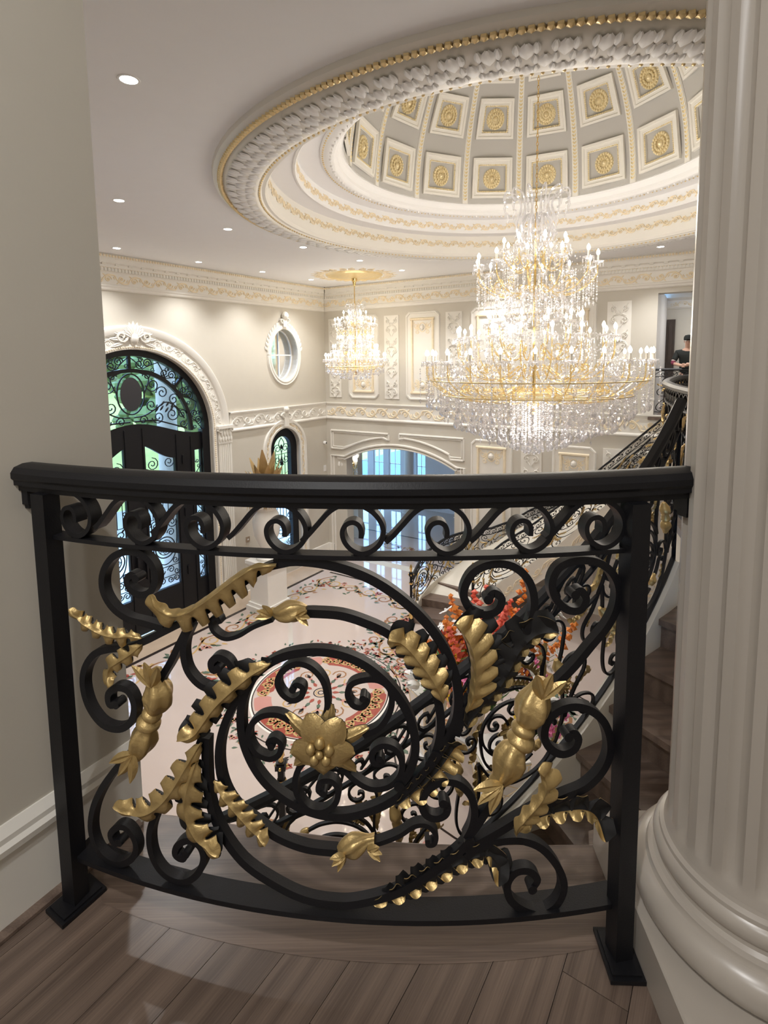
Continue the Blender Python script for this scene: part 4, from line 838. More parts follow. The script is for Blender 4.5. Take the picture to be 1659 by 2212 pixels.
# ================================================================== THE NEAR RAILING
CROPS = {'A': (0, 1000, 2.0738), 'B': (800, 1000, 1.9313), 'C': (0, 1550, 2.0738), 'D': (800, 1550, 1.9313), 'E': (380, 1180, 2.6758), 'F': (700, 900, 4.608), 'G': (440, 1500, 2.9625), 'H': (880, 1500, 3.19), 'K': (840, 1340, 4.1475), 'L': (860, 1060, 2.765), 'M': (120, 1280, 3.687), 'N': (220, 1040, 4.1475), 'P': (0, 0, 1)}
def uz(tagc, pts):                                      # photo position -> place on the railing's cylinder (arc length u, height z)
    ox, oy, k = CROPS[tagc]; out = []
    for x, y in pts:
        a, z = oncyl(ox + x / k, oy + y / k, RC[0], RC[1], RR); out.append((a * RR, z))
    return out
def mapR(u, z, n): a = u / RR; return (RC[0] + (RR + n) * sin(a), RC[1] - (RR + n) * cos(a), z)
SCROLLS = [                                             # (crop, centre line, width)
 ('E', [(560, 108), (640, 98), (720, 96), (850, 112), (1000, 150), (1150, 215), (1300, 315), (1430, 435), (1530, 565), (1600, 705), (1635, 850), (1632, 980), (1600, 1080), (1550, 1170), (1500, 1225)], .0185),
 ('E', [(745, 400), (800, 400), (950, 412), (1090, 455), (1220, 515), (1340, 610), (1440, 730), (1500, 850), (1530, 980), (1532, 1090), (1510, 1190), (1470, 1270)], .017),
 ('E', [(1545, 1165), (1500, 1250), (1420, 1340), (1340, 1420), (1250, 1490), (1120, 1550), (960, 1585), (800, 1565), (650, 1500), (520, 1400), (430, 1275), (375, 1130), (365, 980), (392, 860), (450, 760), (540, 685), (650, 640), (800, 622), (950, 642), (1100, 708), (1230, 820), (1330, 960), (1378, 1100), (1382, 1220), (1345, 1330), (1290, 1400)], .017),
 ('P', [(545, 1452), (505, 1520), (478, 1580), (468, 1640), (477, 1700), (505, 1750), (553, 1788), (600, 1820), (660, 1842), (726, 1850)], .016),
 ('P', [(440, 1600), (440, 1650), (446, 1730), (470, 1800), (520, 1870), (588, 1918), (655, 1950), (720, 1962), (775, 1960), (865, 1935), (930, 1895), (985, 1855), (1015, 1825)], .0175),
 ('A', [(720, 752), (640, 728), (560, 706), (490, 655), (448, 580), (448, 500), (490, 430), (555, 403), (620, 415), (670, 465), (685, 530), (662, 585), (615, 597), (570, 572), (556, 530), (578, 508), (600, 522)], .015),
 ('A', [(1290, 452), (1180, 480), (1080, 545), (980, 625), (880, 690), (800, 725), (720, 765), (640, 805), (560, 836), (480, 842), (410, 865), (366, 930), (358, 1010), (385, 1105), (445, 1182), (520, 1203), (575, 1170), (590, 1100), (562, 1033), (512, 1016), (474, 1045), (478, 1092), (510, 1090)], .0155),
 ('P', [(408, 1345), (385, 1390), (362, 1437), (340, 1475), (320, 1530), (296, 1600), (268, 1640), (240, 1672), (212, 1712), (194, 1755), (190, 1800), (204, 1842), (234, 1870), (262, 1872), (284, 1856), (288, 1830), (272, 1800), (250, 1792), (233, 1808), (240, 1828), (254, 1824)], .0145),
 ('A', [(845, 735), (818, 800), (812, 870), (832, 945), (885, 1005), (950, 1026), (1005, 1005), (1032, 950), (1012, 900), (968, 880), (938, 903), (945, 938), (970, 930)], .0145),
 ('C', [(895, 100), (860, 190), (810, 280), (740, 370), (685, 450), (658, 540), (672, 640), (725, 718), (805, 752), (870, 722), (903, 655), (885, 592), (832, 565), (785, 588), (776, 630), (808, 648), (826, 622)], .0145),
 ('B', [(360, 1150), (400, 1045), (465, 945), (550, 835), (630, 760), (672, 680), (690, 590), (668, 500), (600, 438), (510, 430), (430, 468), (392, 548), (418, 615), (480, 640), (535, 622), (552, 575), (520, 550), (495, 575)], .0155),
 ('B', [(690, 1040), (735, 985), (790, 930), (860, 860), (930, 775), (1000, 690), (1038, 610), (1045, 525), (1010, 455), (945, 418), (865, 415), (795, 445), (765, 510), (782, 575), (830, 620), (885, 620), (908, 575), (885, 540), (860, 555)], .0155),
 ('H', [(400, 1105), (500, 1050), (650, 965), (800, 875), (950, 795), (1100, 728), (1240, 668), (1345, 570), (1405, 455), (1412, 330), (1370, 210), (1280, 130), (1165, 102), (1055, 132), (975, 210), (955, 315), (1000, 395), (1080, 430), (1160, 400), (1190, 330), (1160, 285), (1120, 305)], .0165),
 ('D', [(400, 600), (450, 560), (530, 535), (630, 527), (720, 560), (790, 640), (815, 720), (790, 790), (730, 833), (660, 825), (592, 780), (576, 712), (612, 662), (668, 656), (702, 690), (680, 728)], .0155),
 ('K', [(700, 1985), (755, 1870), (775, 1740), (745, 1610), (655, 1510), (545, 1475), (420, 1500), (330, 1580), (300, 1690), (340, 1775), (430, 1805), (510, 1770), (530, 1700), (490, 1660)], .015),
 ('K', [(700, 1990), (790, 1880), (870, 1760), (950, 1630), (1030, 1490), (1090, 1390)], .0165),
 ('E', [(855, 1020), (872, 920), (850, 800), (775, 715), (690, 692), (612, 732), (580, 800), (608, 868), (668, 905), (720, 880), (726, 832), (692, 815), (670, 838)], .012),
 ('E', [(1080, 1112), (1180, 1060), (1242, 955), (1240, 850), (1180, 792), (1092, 785), (1012, 812), (990, 872), (1018, 930), (1068, 946), (1104, 912), (1080, 890)], .012),
 ('E', [(660, 1030), (580, 990), (485, 998), (420, 1058), (412, 1132), (452, 1210), (530, 1245), (588, 1220), (600, 1162), (562, 1130), (526, 1150), (545, 1170)], .012),
 ('E', [(790, 1220), (712, 1290), (682, 1380), (702, 1470), (762, 1540), (850, 1552), (920, 1500), (932, 1420), (892, 1375), (832, 1380), (820, 1430), (850, 1442)], .012),
 ('E', [(920, 1260), (1020, 1360), (1120, 1418), (1222, 1410), (1290, 1352), (1308, 1270), (1268, 1192), (1192, 1170), (1134, 1210), (1142, 1268), (1190, 1270), (1175, 1240)], .012),
 ('E', [(550, 436), (440, 478), (350, 530), (270, 545), (204, 502), (190, 440), (228, 424), (246, 458)], .009),
 ('G', [(1090, 985), (1170, 960), (1260, 922), (1350, 865), (1430, 862), (1486, 915), (1480, 975), (1440, 985), (1432, 950)], .010),
]
SC_UZ = [(cr(uz(t, p), 5), w) for t, p, w in SCROLLS]
FR0 = uz('F', [(590, 1283), (660, 1222), (760, 1112), (860, 1002), (950, 937), (1050, 905), (1130, 905), (1230, 925), (1330, 985), (1400, 1075), (1425, 1170), (1400, 1270), (1340, 1340), (1260, 1385), (1180, 1392), (1090, 1348), (1028, 1270), (1012, 1180), (1050, 1108), (1120, 1083), (1178, 1110), (1203, 1170), (1200, 1240)])
FRB = uz('P', [(159, 1158), (299.6, 1178.6), (434.6, 1190.7), (610.6, 1199), (776, 1202.7), (961, 1204.2), (1142, 1202.9), (1301, 1194)])
fz0 = min(p[1] for p in FR0); fu0 = uz('F', [(1180, 1392)])[0][0]
# --- gilded leaves: (crop, midrib, half width left, half width right, lobes, dome, n0, flip)
LEAVES = [
 ('A', [(635, 785), (590, 768), (530, 768), (470, 752), (415, 722), (370, 690), (338, 640)], .020, .012, 6, .012, .016, 0),
 ('A', [(630, 820), (585, 858), (535, 890), (500, 915), (487, 955), (502, 995)], .013, .018, 4, .008, .010, 0),
 ('A', [(1240, 455), (1150, 462), (1075, 505), (1000, 560), (930, 612), (860, 655), (790, 668), (735, 640), (700, 575)], .031, .006, 9, .016, .018, 1),
 ('A', [(1215, 895), (1130, 940), (1045, 1010), (975, 1080), (925, 1150), (880, 1205), (815, 1218)], .013, .024, 6, .014, .018, 0),
 ('C', [(905, 110), (850, 205), (800, 290), (745, 360), (680, 405), (610, 410), (535, 370)], .018, .024, 6, .015, .018, 0),
 ('C', [(890, 190), (862, 290), (850, 380), (865, 450), (905, 520), (950, 560), (1000, 585)], .024, .022, 5, .014, .02, 0),
 ('G', [(70, 545), (140, 640), (200, 710), (270, 790), (340, 865), (415, 922)], .021, .018, 6, .008, .018, 0),
 ('K', [(485, 725), (440, 600), (370, 470), (270, 340), (180, 230), (90, 160), (0, 132)], .024, .030, 6, .010, .020, 0),
 ('K', [(690, 815), (730, 700), (757, 560), (765, 420), (750, 300), (715, 180), (660, 90), (590, 0)], .006, .044, 7, .016, .016, 0),
 ('K', [(700, 990), (790, 850), (900, 710), (1010, 590), (1090, 450), (1160, 310), (1250, 200), (1370, 120), (1500, 90)], .034, .012, 8, -.016, .014, 0),
 ('K', [(60, 1690), (210, 1600), (340, 1500), (460, 1380), (560, 1240), (650, 1080)], .020, .020, 7, -.012, .012, 0),
 ('K', [(1125, 1890), (1130, 1790), (1200, 1690), (1290, 1590), (1350, 1500), (1375, 1400), (1350, 1320), (1300, 1270)], .006, .034, 6, .014, .024, 0),
 ('H', [(735, 940), (830, 925), (930, 880), (1040, 845), (1140, 830), (1230, 825), (1300, 850), (1335, 900), (1345, 985)], .030, .012, 6, -.012, .014, 0),
 ('D', [(0, 800), (80, 775), (170, 735), (260, 690), (350, 640), (430, 605), (500, 595), (535, 630), (530, 690)], .024, .014, 9, -.010, .010, 0),
]
def leafgrid(mid, wl, wr, nl, dome_, n0, N=120, Mh=7, ph0=0.0):
    P = [np.array(p) for p in cr(mid, 8)]; d = np.cumsum([0] + [np.linalg.norm(P[i] - P[i - 1]) for i in range(1, len(P))]); Lt = d[-1]
    T = [np.array([np.interp(t * Lt, d, [p[0] for p in P]), np.interp(t * Lt, d, [p[1] for p in P])]) for t in np.linspace(0, 1, N)]
    Q = frame2(T); rows = []
    for i, (p, q) in enumerate(zip(T, Q)):
        q = np.array(q); t = i / (N - 1); env = (min(1, t * 3.2 + .25)) * (1 - max(0, t - .75) / .25 * .42) * (math.sqrt(max(.02, 1 - ((t - .9) / .1) ** 2)) if t > .9 else 1); lob_end = min(1, max(0, (t - .82) / .06)); r = []
        ph = (t * nl + ph0) % 1.0; lob = .06 + .94 * min(1., max(0., (sin(PI * ph) - .22) / .45)) ** .6
        tan = np.array([q[1], -q[0]])
        lob0 = lob + (1 - lob) * lob_end
        for j in range(-Mh, Mh + 1):
            lob = lob0; s_ = j / Mh; w = wl if s_ > 0 else wr; a = abs(s_); lob = lob if w > .010 else 1.0; ww = w * env * (1 - (1 - lob) * max(0, (a - .22) / .78) ** 1.0)
            c = p + q * (s_ * ww) + tan * (a * a * w * .30 * env)
            rib_ = .0042 * cos(2 * PI * ph) * -1 * a ** .8
            n = n0 + dome_ * (1 - a ** 1.8) * env + rib_ * min(1, env * 1.5) + (.003 if j == 0 else 0) + (.014 * (t - .86) / .14 if t > .86 else 0)
            r.append((c[0], c[1], n))
        rows.append(r)
    return rows
LV = [(uz(t, p), wl * (1.05 if k in (7, 8, 11) else 1.3), wr * (1.05 if k in (7, 8, 11) else 1.3), nl, dm, n0) for k, (t, p, wl, wr, nl, dm, n0, _) in enumerate(LEAVES)]
def put_leaf(mb, L, mp, N=120, Mh=7, sc=1.0, th=.0016):
    mid, wl, wr, nl, dm, n0 = L; R = leafgrid(mid, wl, wr, nl, dm, n0, N, Mh)
    if Mh < 3: mb.grid([[mp(*p) for p in r] for r in R]); return
    k_ = Mh if dm < 0 else 2 * Mh                         # a leaf rolled over its rib shows its unpainted back on one side
    mb.grid([[mp(p[0], p[1], p[2]) for p in r[:k_ + 1]] for r in R], mi=0, flip=True)
    if k_ < 2 * Mh: mb.grid([[mp(p[0], p[1], p[2]) for p in r[k_:]] for r in R], mi=1, flip=True)
    mb.grid([[mp(p[0], p[1], p[2] - th) for p in r] for r in R], mi=1)
    edge = [r[0] for r in R] + R[-1][1:] + [r[-1] for r in R[::-1]][1:] + R[0][::-1][1:-1]
    mb.grid([[mp(p[0], p[1], p[2]) for p in edge], [mp(p[0], p[1], p[2] - th) for p in edge]], closed_v=True, mi=0)
# --- turned buds on the stems
BUDS = [('P', [(327, 1452), (331, 1480), (334, 1510), (324, 1540), (314, 1562), (306, 1590), (292, 1625), (276, 1650)], [.013, .020, .029, .018, .021, .029, .019, .004]),
        ('K', [(1400, 560), (1360, 690), (1310, 820), (1270, 900), (1235, 980), (1210, 1060), (1190, 1140), (1120, 1240), (1080, 1340), (1010, 1450), (930, 1500)], [.006, .020, .033, .028, .019, .027, .022, .030, .029, .017, .004]),
        ('E', [(745, 392), (700, 392), (650, 398), (600, 402), (560, 395), (535, 380)], [.010, .017, .021, .017, .010, .003]),
        ('G', [(865, 1035), (910, 1015), (960, 1000), (1010, 985), (1050, 975), (1090, 975)], [.011, .019, .022, .017, .011, .013])]
BPROF = ((0, .010), (.10, .018), (.20, .028), (.28, .030), (.37, .022), (.41, .015), (.435, .0215), (.47, .0215), (.495, .0165), (.53, .0255), (.575, .0255), (.605, .0175), (.66, .024), (.72, .0285), (.80, .0265), (.88, .020), (.95, .014), (1, .008))
def bud_mesh(mb, pts, rad, mp, nn=30, rip=.12):
    P = cr([(p[0], p[1], r) for p, r in zip(pts, rad)], 5)
    if len(pts) > 7:                                     # the two long buds: leafy bulb, turned rings, leafy bulb
        Q = np.array(P); d = np.r_[0, np.cumsum(np.hypot(*np.diff(Q[:, :2], axis=0).T))]; d /= d[-1]; tt = np.linspace(0, 1, 64 if nn > 10 else 24); k_ = 1.12 if len(pts) > 8 else 1.0
        P = [np.array([np.interp(t, d, Q[:, 0]), np.interp(t, d, Q[:, 1]), k_ * np.interp(t, [a for a, b in BPROF], [b for a, b in BPROF])]) for t in tt]
    X = [np.array(mp(p[0], p[1], 0.0)) for p in P]; k = len(P); rows = []
    for i in range(k):
        t = X[min(i + 1, k - 1)] - X[max(i - 1, 0)]; t /= np.linalg.norm(t); up = np.array(mp(P[i][0], P[i][1], .05)) - X[i]; up /= np.linalg.norm(up); sd_ = np.cross(t, up); sd_ /= np.linalg.norm(sd_)
        fl_ = rip if (len(pts) <= 7 or not .39 < i / k < .62) else 0
        rows.append([X[i] + max(P[i][2], .001) * (1 + fl_ * cos(5 * (2 * PI * j / nn) + i * (.25 if k < 50 else .09))) * (cos(2 * PI * j / nn) * up + sin(2 * PI * j / nn) * sd_) for j in range(nn)])
    mb.grid(rows, closed_v=True); mb.cap(rows[0], 0, True); mb.cap(rows[-1])
BD = [(uz(t, p), r) for t, p, r in BUDS]
FLC = uz('E', [(845, 1152)])[0]
FLP = uz('E', [(782, 985), (945, 1010), (690, 1178), (1010, 1178), (855, 1285)])
FLP2 = uz('E', [(655, 1010), (1075, 1078), (1010, 1300), (700, 1265), (885, 960)])
def flower_petals(mb, c, tips, w, mp, n0, cup, mi=0, k=9):
    for ti, tp in enumerate(tips):
        n0 = n0 + (.0025 if ti % 2 else -.0025)
        d_ = np.array(tp) - np.array(c); L_ = np.linalg.norm(d_) * 1.18; a = math.atan2(d_[1], d_[0]); ca, sa = cos(a), sin(a); rows = []
        for i in range(k + 1):
            t = i / k; ww = w * (sin(PI * min(.985, .07 + .87 * t ** 1.25)) ** .6); r = []
            for j in range(-4, 5):
                s_ = j / 4; y = s_ * ww / 2; x = L_ * t - abs(s_) * .006
                r.append(mp(c[0] + x * ca - y * sa, c[1] + x * sa + y * ca, n0 + cup * sin(PI * t * .9) + .006 * (1 - s_ * s_) - .0020 * (abs(j) % 2) - .010 * t * t))
            rows.append(r)
        mb.grid(rows, mi=mi, flip=True); mb.grid([[tuple(np.array(p) - (np.array(mp(c[0], c[1], .002)) - np.array(mp(c[0], c[1], 0)))) for p in r] for r in rows], mi=mi + 1)

rail = thing('balcony_railing', 'black wrought iron railing with gilded leaves and gold flower on the near wooden landing', 'railing', (0, 0, 0))
mb = MB(); a0 = uz('P', [(22, 1040)])[0][0]; a1 = uz('P', [(1521, 1052)])[0][0]
hp = [(-.031, 1.012), (-.031, 1.022), (-.036, 1.028), (-.036, 1.040), (-.028, 1.052), (-.010, 1.058), (.010, 1.058), (.028, 1.052), (.036, 1.040), (.036, 1.028), (.031, 1.022), (.031, 1.012), (.022, 1.012), (.022, .998), (-.022, .998), (-.022, 1.012)]
rows = [[mapR(u, z, n - .022) for n, z in hp] for u in np.linspace(a0, a1, 40)]
mb.grid(rows, closed_v=True); mb.cap(rows[0], 0, True); mb.cap(rows[-1]); mb.build('handrail', IRON, rail, ang=30)
for u0, u1 in ((a0 + .004, a0 + .048), (a1 - .034, a1 - .004)):
    mb = MB(); q = [(u0, .955), (u1, .955), (u1, 1.0), (u0, 1.0)]
    mb.boxm(mapR, u0, u1, .965, 1.0, -.04, -.005); mb.boxm(mapR, u0 + .004, u1 - .004, .955, .966, -.035, -.01); mb.build('wall_bracket', IRON, rail, smooth=False)
postL = onz(166, 1948, 0)[:2]; postR = onz(1336, 2068, 0)[:2]
for p, hw, az, (px_, py_), off in ((postL, .0195, math.radians(-33), (.052, .034), (.012, 0)), (postR, .0195, math.radians(26), (.036, .052), (0, 0))):
    an = math.atan2(p[0] - RC[0], RC[1] - p[1])
    mb = MB(); mb.box((p[0], p[1], .5), (hw * 2, hw * 2, .998), an); po = mb.build('post', IRON, rail, smooth=False)
    rz_ = math.radians(59) if p is postL else math.radians(-2.4)
    mb = MB(); mb.box((p[0], p[1], .0055), (.105 if p is postL else .072, .072 if p is postL else .105, .009), rz_); mb.box((p[0], p[1], .012), (.09 if p is postL else .06, .06 if p is postL else .09, .006), rz_); mb.build('base_plate', IRON, po, smooth=False)
uL = (math.atan2(postL[0] - RC[0], RC[1] - postL[1])) * RR; uR = (math.atan2(postR[0] - RC[0], RC[1] - postR[1])) * RR
zm = uz('P', [(800, 1212)])[0][1]; zb = uz('P', [(800, 1992)])[0][1]
mb = MB(); mb.grid([[mapR(u, z, n) for n, z in ((0, zm), (0, zm + .009), (-.032, zm + .009), (-.032, zm))] for u in np.linspace(uL, uR, 30)], closed_v=True); mb.build('middle_bar', IRON, rail, ang=30)
mb = MB(); mb.grid([[mapR(u, z, n) for n, z in ((.002, zb - .004), (.002, zb + .008), (-.048, zb + .008), (-.048, zb - .004))] for u in np.linspace(uL, uR, 30)], closed_v=True); mb.build('bottom_bar', IRON, rail, ang=30)
zoff = (zm + .009 + .005) - min(p[1] for p in FR0)
for i, (bu, bz) in enumerate(FRB):
    pts = [(p[0] - fu0 + bu, p[1] + zoff) for p in FR0]
    if i == 0: pts = pts[5:]
    mb = MB(); bar(mb, cr(pts, 5), .0095, -.030, -.001, mapR); mb.boxm(mapR, bu - .012, bu + .012, zm + .008, zm + .013, -.026, -.004); mb.build('running_scroll', IRON, rail, ang=35)
for P_, w in SC_UZ:
    mb = MB(); bar(mb, P_, w, -.026, -.006, mapR)
    e = P_[-1]; c_ = [mapR(e[0] + w * .62 * cos(t), e[1] + w * .62 * sin(t), n) for n in (-.028, -.003) for t in np.linspace(0, 2 * PI, 13)[:-1]]
    if len(P_) > 55: mb.grid([c_[:12], c_[12:]], closed_v=True); mb.cap(c_[12:]); mb.cap(c_[:12], 0, True)
    mb.build('scroll', IRON, rail, ang=35)
for li, L in enumerate(LV):
    mb = MB(); put_leaf(mb, L, lambda u, z, n: mapR(u, z, n - .016))
    if li in (3, 5, 7, 8, 9, 13):                         # the unpainted lobes of the leaf's rear layer
        B_ = (L[0], L[1] * 1.30, L[2] * 1.38, L[3], abs(L[4]) * .5, L[5] - .010); mb.grid([[mapR(p[0], p[1], p[2] - .016) for p in r] for r in leafgrid(*B_, 120, 7, .5)], mi=1, flip=True)
    mb.build('gilded_leaf', [GOLD, IRONB], rail, ang=60)
for pts, rad in BD:
    mb = MB(); bud_mesh(mb, pts, rad, lambda u, z, n: mapR(u, z, n - .014)); b_ = mb.build('gilded_bud', [GOLD, IRONB], rail, ang=60)
    mb = MB(); P_ = np.array(pts); 
    for (i0, i1) in ((1, 0), (len(P_) - 2, len(P_) - 1)):
        d_ = P_[i1] - P_[i0]; a = math.atan2(d_[1], d_[0])
        for da in (-.55, 0, .55): petal(mb, P_[i0][0], P_[i0][1], a + da, .06 if len(P_) > 7 else .03, .026 if len(P_) > 7 else .015, .012, lambda u, z, n: mapR(u, z, n + .004), 0, 0, .012)
    mb.build('bud_leaves', GOLD, b_)
mb = MB(); flower_petals(mb, FLC, FLP, .058, mapR, .012, .005); fl = mb.build('gilded_flower', [GOLD, IRONB], rail, ang=60)
mb = MB(); flower_petals(mb, FLC, FLP2, .032, mapR, -.004, .006); mb.build('back_petals', [GOLD, IRONB], fl, ang=60)
mb = MB(); mb.ball(mapR(FLC[0], FLC[1], .026), .008, 10, 6)
for k2 in range(5):
    a = PI / 2 + 2 * PI * k2 / 5; mb.ball(mapR(FLC[0] + .0195 * cos(a), FLC[1] + .0195 * sin(a), .020), .0105, 10, 6, (1, 1, 1.15))
mb.build('flower_centre', GOLD, fl)

# ================================================================== STAIRCASES
PU0, PU1, PZ0, PZ1 = uL + .02, uR - .02, zb, zm
IRON_PTS = [P_ for P_, w in SC_UZ]
def panel_iron(mb, mp, step=2, w=.014, dep=.016):        # the same scrollwork carried along another railing; mp(fu, fz, n), fu and fz in 0..1
    kx, kz = 1 / (PU1 - PU0), 1 / (PZ1 - PZ0)
    for P_ in IRON_PTS:
        q = [((p[0] - PU0), (p[1] - PZ0)) for p in P_[::step]]
        if len(q) > 2: bar(mb, q, w, -dep / 2, dep / 2, lambda u, z, n: mp(u * kx, z * kz, n))
def panel_gold(mb, mp):
    kx, kz = 1 / (PU1 - PU0), 1 / (PZ1 - PZ0); f = lambda u, z, n: mp((u - PU0) * kx, (z - PZ0) * kz, n)
    for L in LV: put_leaf(mb, L, f, 26, 2)
    for pts, rad in BD: bud_mesh(mb, pts[::1], rad, f, 6)
    m2 = MB(); flower_petals(m2, FLC, FLP, .058, f, .012, .012, 0, 4); flower_petals(m2, FLC, FLP2, .035, f, .0, .006, 0, 4); mb.add(m2.v, m2.f)
    mb.ball(f(FLC[0], FLC[1], .02), .03, 6, 4)
def frieze_iron(mb, mp, n, step=1, w=.012):              # running scrolls under a handrail; mp(k + fu, fz, n)
    x0 = min(p[0] for p in FR0); x1 = max(p[0] for p in FR0); z0 = min(p[1] for p in FR0); z1 = max(p[1] for p in FR0)
    P_ = [((p[0] - x0) / (x1 - x0) * 1.45, (p[1] - z0) / (z1 - z0)) for p in FR0][::step]
    for k in range(n): bar(mb, P_, .09, -.008, .008, lambda u, z, nn, k=k: mp(k + u, z, nn))
# --- near flight: the rail follows a circle in plan; its height is read along the photographed handrail
SC0 = np.array([-.223, 5.125]); SR = 2.842
HP = [oncyl(x, y, SC0[0], SC0[1], SR) for x, y in ((548, 1740), (698, 1669), (791, 1610), (889, 1538), (1004.7, 1443), (1062.5, 1393), (1156.6, 1309.5), (1185.5, 1284), (1312, 1129), (1344.6, 1089), (1385.6, 1035.5), (1439, 938), (1470, 872.5))]
BP = [oncyl(x, y, SC0[0], SC0[1], SR) for x, y in ((1037, 1791.5), (1128, 1707), (1181, 1663), (1256, 1595), (1325, 1500), (1395.6, 1383), (1421, 1331), (1463, 1248))]
ph_ = np.polyfit([a for a, z in HP], [z for a, z in HP], 3); amin, amax = min(a for a, z in HP), max(a for a, z in HP)
pb_ = np.polyfit([a for a, z in BP], [np.polyval(ph_, a) - z for a, z in BP], 1)
def zh(a):
    if a < amin: return np.polyval(ph_, amin) + 1.75 * (a - amin)
    if a > amax: return min(1.06, np.polyval(ph_, amax) + 1.75 * (a - amax))
    return float(np.polyval(ph_, a))
0 and print('near rail', [(round(a, 2), round(float(zh(a)), 2), round(z, 2)) for a, z in HP], 'drop', [round(float(zh(a) - z), 2) for a, z in BP])
ATOP = amax
while zh(ATOP) < 1.0 and ATOP < 1.6: ATOP += .01
ABOT = amin
while zh(ABOT) > G + 1.0: ABOT -= .01
def mapS(a, z, n): return (SC0[0] + (SR + n) * sin(a), SC0[1] - (SR + n) * cos(a), z)    # n grows away from the hall
DROP = .90
st = thing('curved_staircase', 'near curved flight of oak steps with cream stringer rising beside the landing to the column', 'staircase', (SC0[0], SC0[1], 0))
def bw(mb, name, m, parent, **k): 
    mb.v = [(x - parent.location.x, y - parent.location.y, z - parent.location.z) for x, y, z in mb.v]; return mb.build(name, m, parent, **k)
NST = 27; zs = np.linspace(G, 0, NST + 1); aa = np.linspace(ABOT - 2.0, ATOP + .4, 4000); zz = np.array([zh(a) for a in aa])
def a_at(z): return float(np.interp(z + 1.0, zz, aa))
for i in range(1, NST):
    a_0, a_1 = a_at(zs[i]) - .0, a_at(zs[i + 1]); z = zs[i]
    if a_1 > ATOP + .3: break
    mb = MB(); ar = np.linspace(a_0 - .012, a_1, 5)
    mb.grid([[mapS(a, z, .03), mapS(a, z, 1.02), mapS(a, z - .035, 1.02), mapS(a, z - .035, .03)] for a in ar], closed_v=True); mb.cap([mapS(ar[0], z, .03), mapS(ar[0], z, 1.02), mapS(ar[0], z - .035, 1.02), mapS(ar[0], z - .035, .03)]); bw(mb, 'tread', TREADM, st, smooth=False)
    mb = MB(); mb.add([mapS(a_0, z - .035, .03), mapS(a_0, z - .035, 1.02), mapS(a_0, zs[i - 1] - .01, 1.02), mapS(a_0, zs[i - 1] - .01, .03)], [(0, 1, 2, 3)]); bw(mb, 'riser', TREADM, st, smooth=False)
mb = MB(); av = np.linspace(ABOT, ATOP, 60)
mb.grid([[mapS(a, zh(a) - DROP - .02, .035), mapS(a, zh(a) - DROP - .02, -.035), mapS(a, max(G, zh(a) - 1.42), -.035), mapS(a, max(G, zh(a) - 1.42), .035)] for a in av], closed_v=True, flip=True); bw(mb, 'stringer', CREAM, st, ang=30)
mb = MB(); frieze(mb, lambda u, z, n: mapS(u / SR, zh(u / SR) - 1.16 + z, -.035 - n), ABOT * SR, ATOP * SR, 0, .26, .4, 0, .02); bw(mb, 'stringer_relief', ORNA, st, kind='stuff')
mb = MB(); mb.grid([[mapS(a, max(G, zh(a) - 1.42), .0), mapS(a, max(G, zh(a) - 1.42), 1.02)] for a in av]); bw(mb, 'soffit', CREAM, st)
mb = MB(); pl('floor_stairhead', [(.5, 1.2, -.006), (.9, .9, -.006), (3.4, .5, -.006)] + [mapS(a, -.006, 1.03) for a in np.linspace(1.15, .2, 20)], WOOD)
av2 = np.linspace(-1.7, 1.1, 60); mb.grid([[mapS(a, G, 1.025), mapS(a, -.34, 1.025)] for a in av2]); mb.build('wall_stair', PAINT, kind='structure')
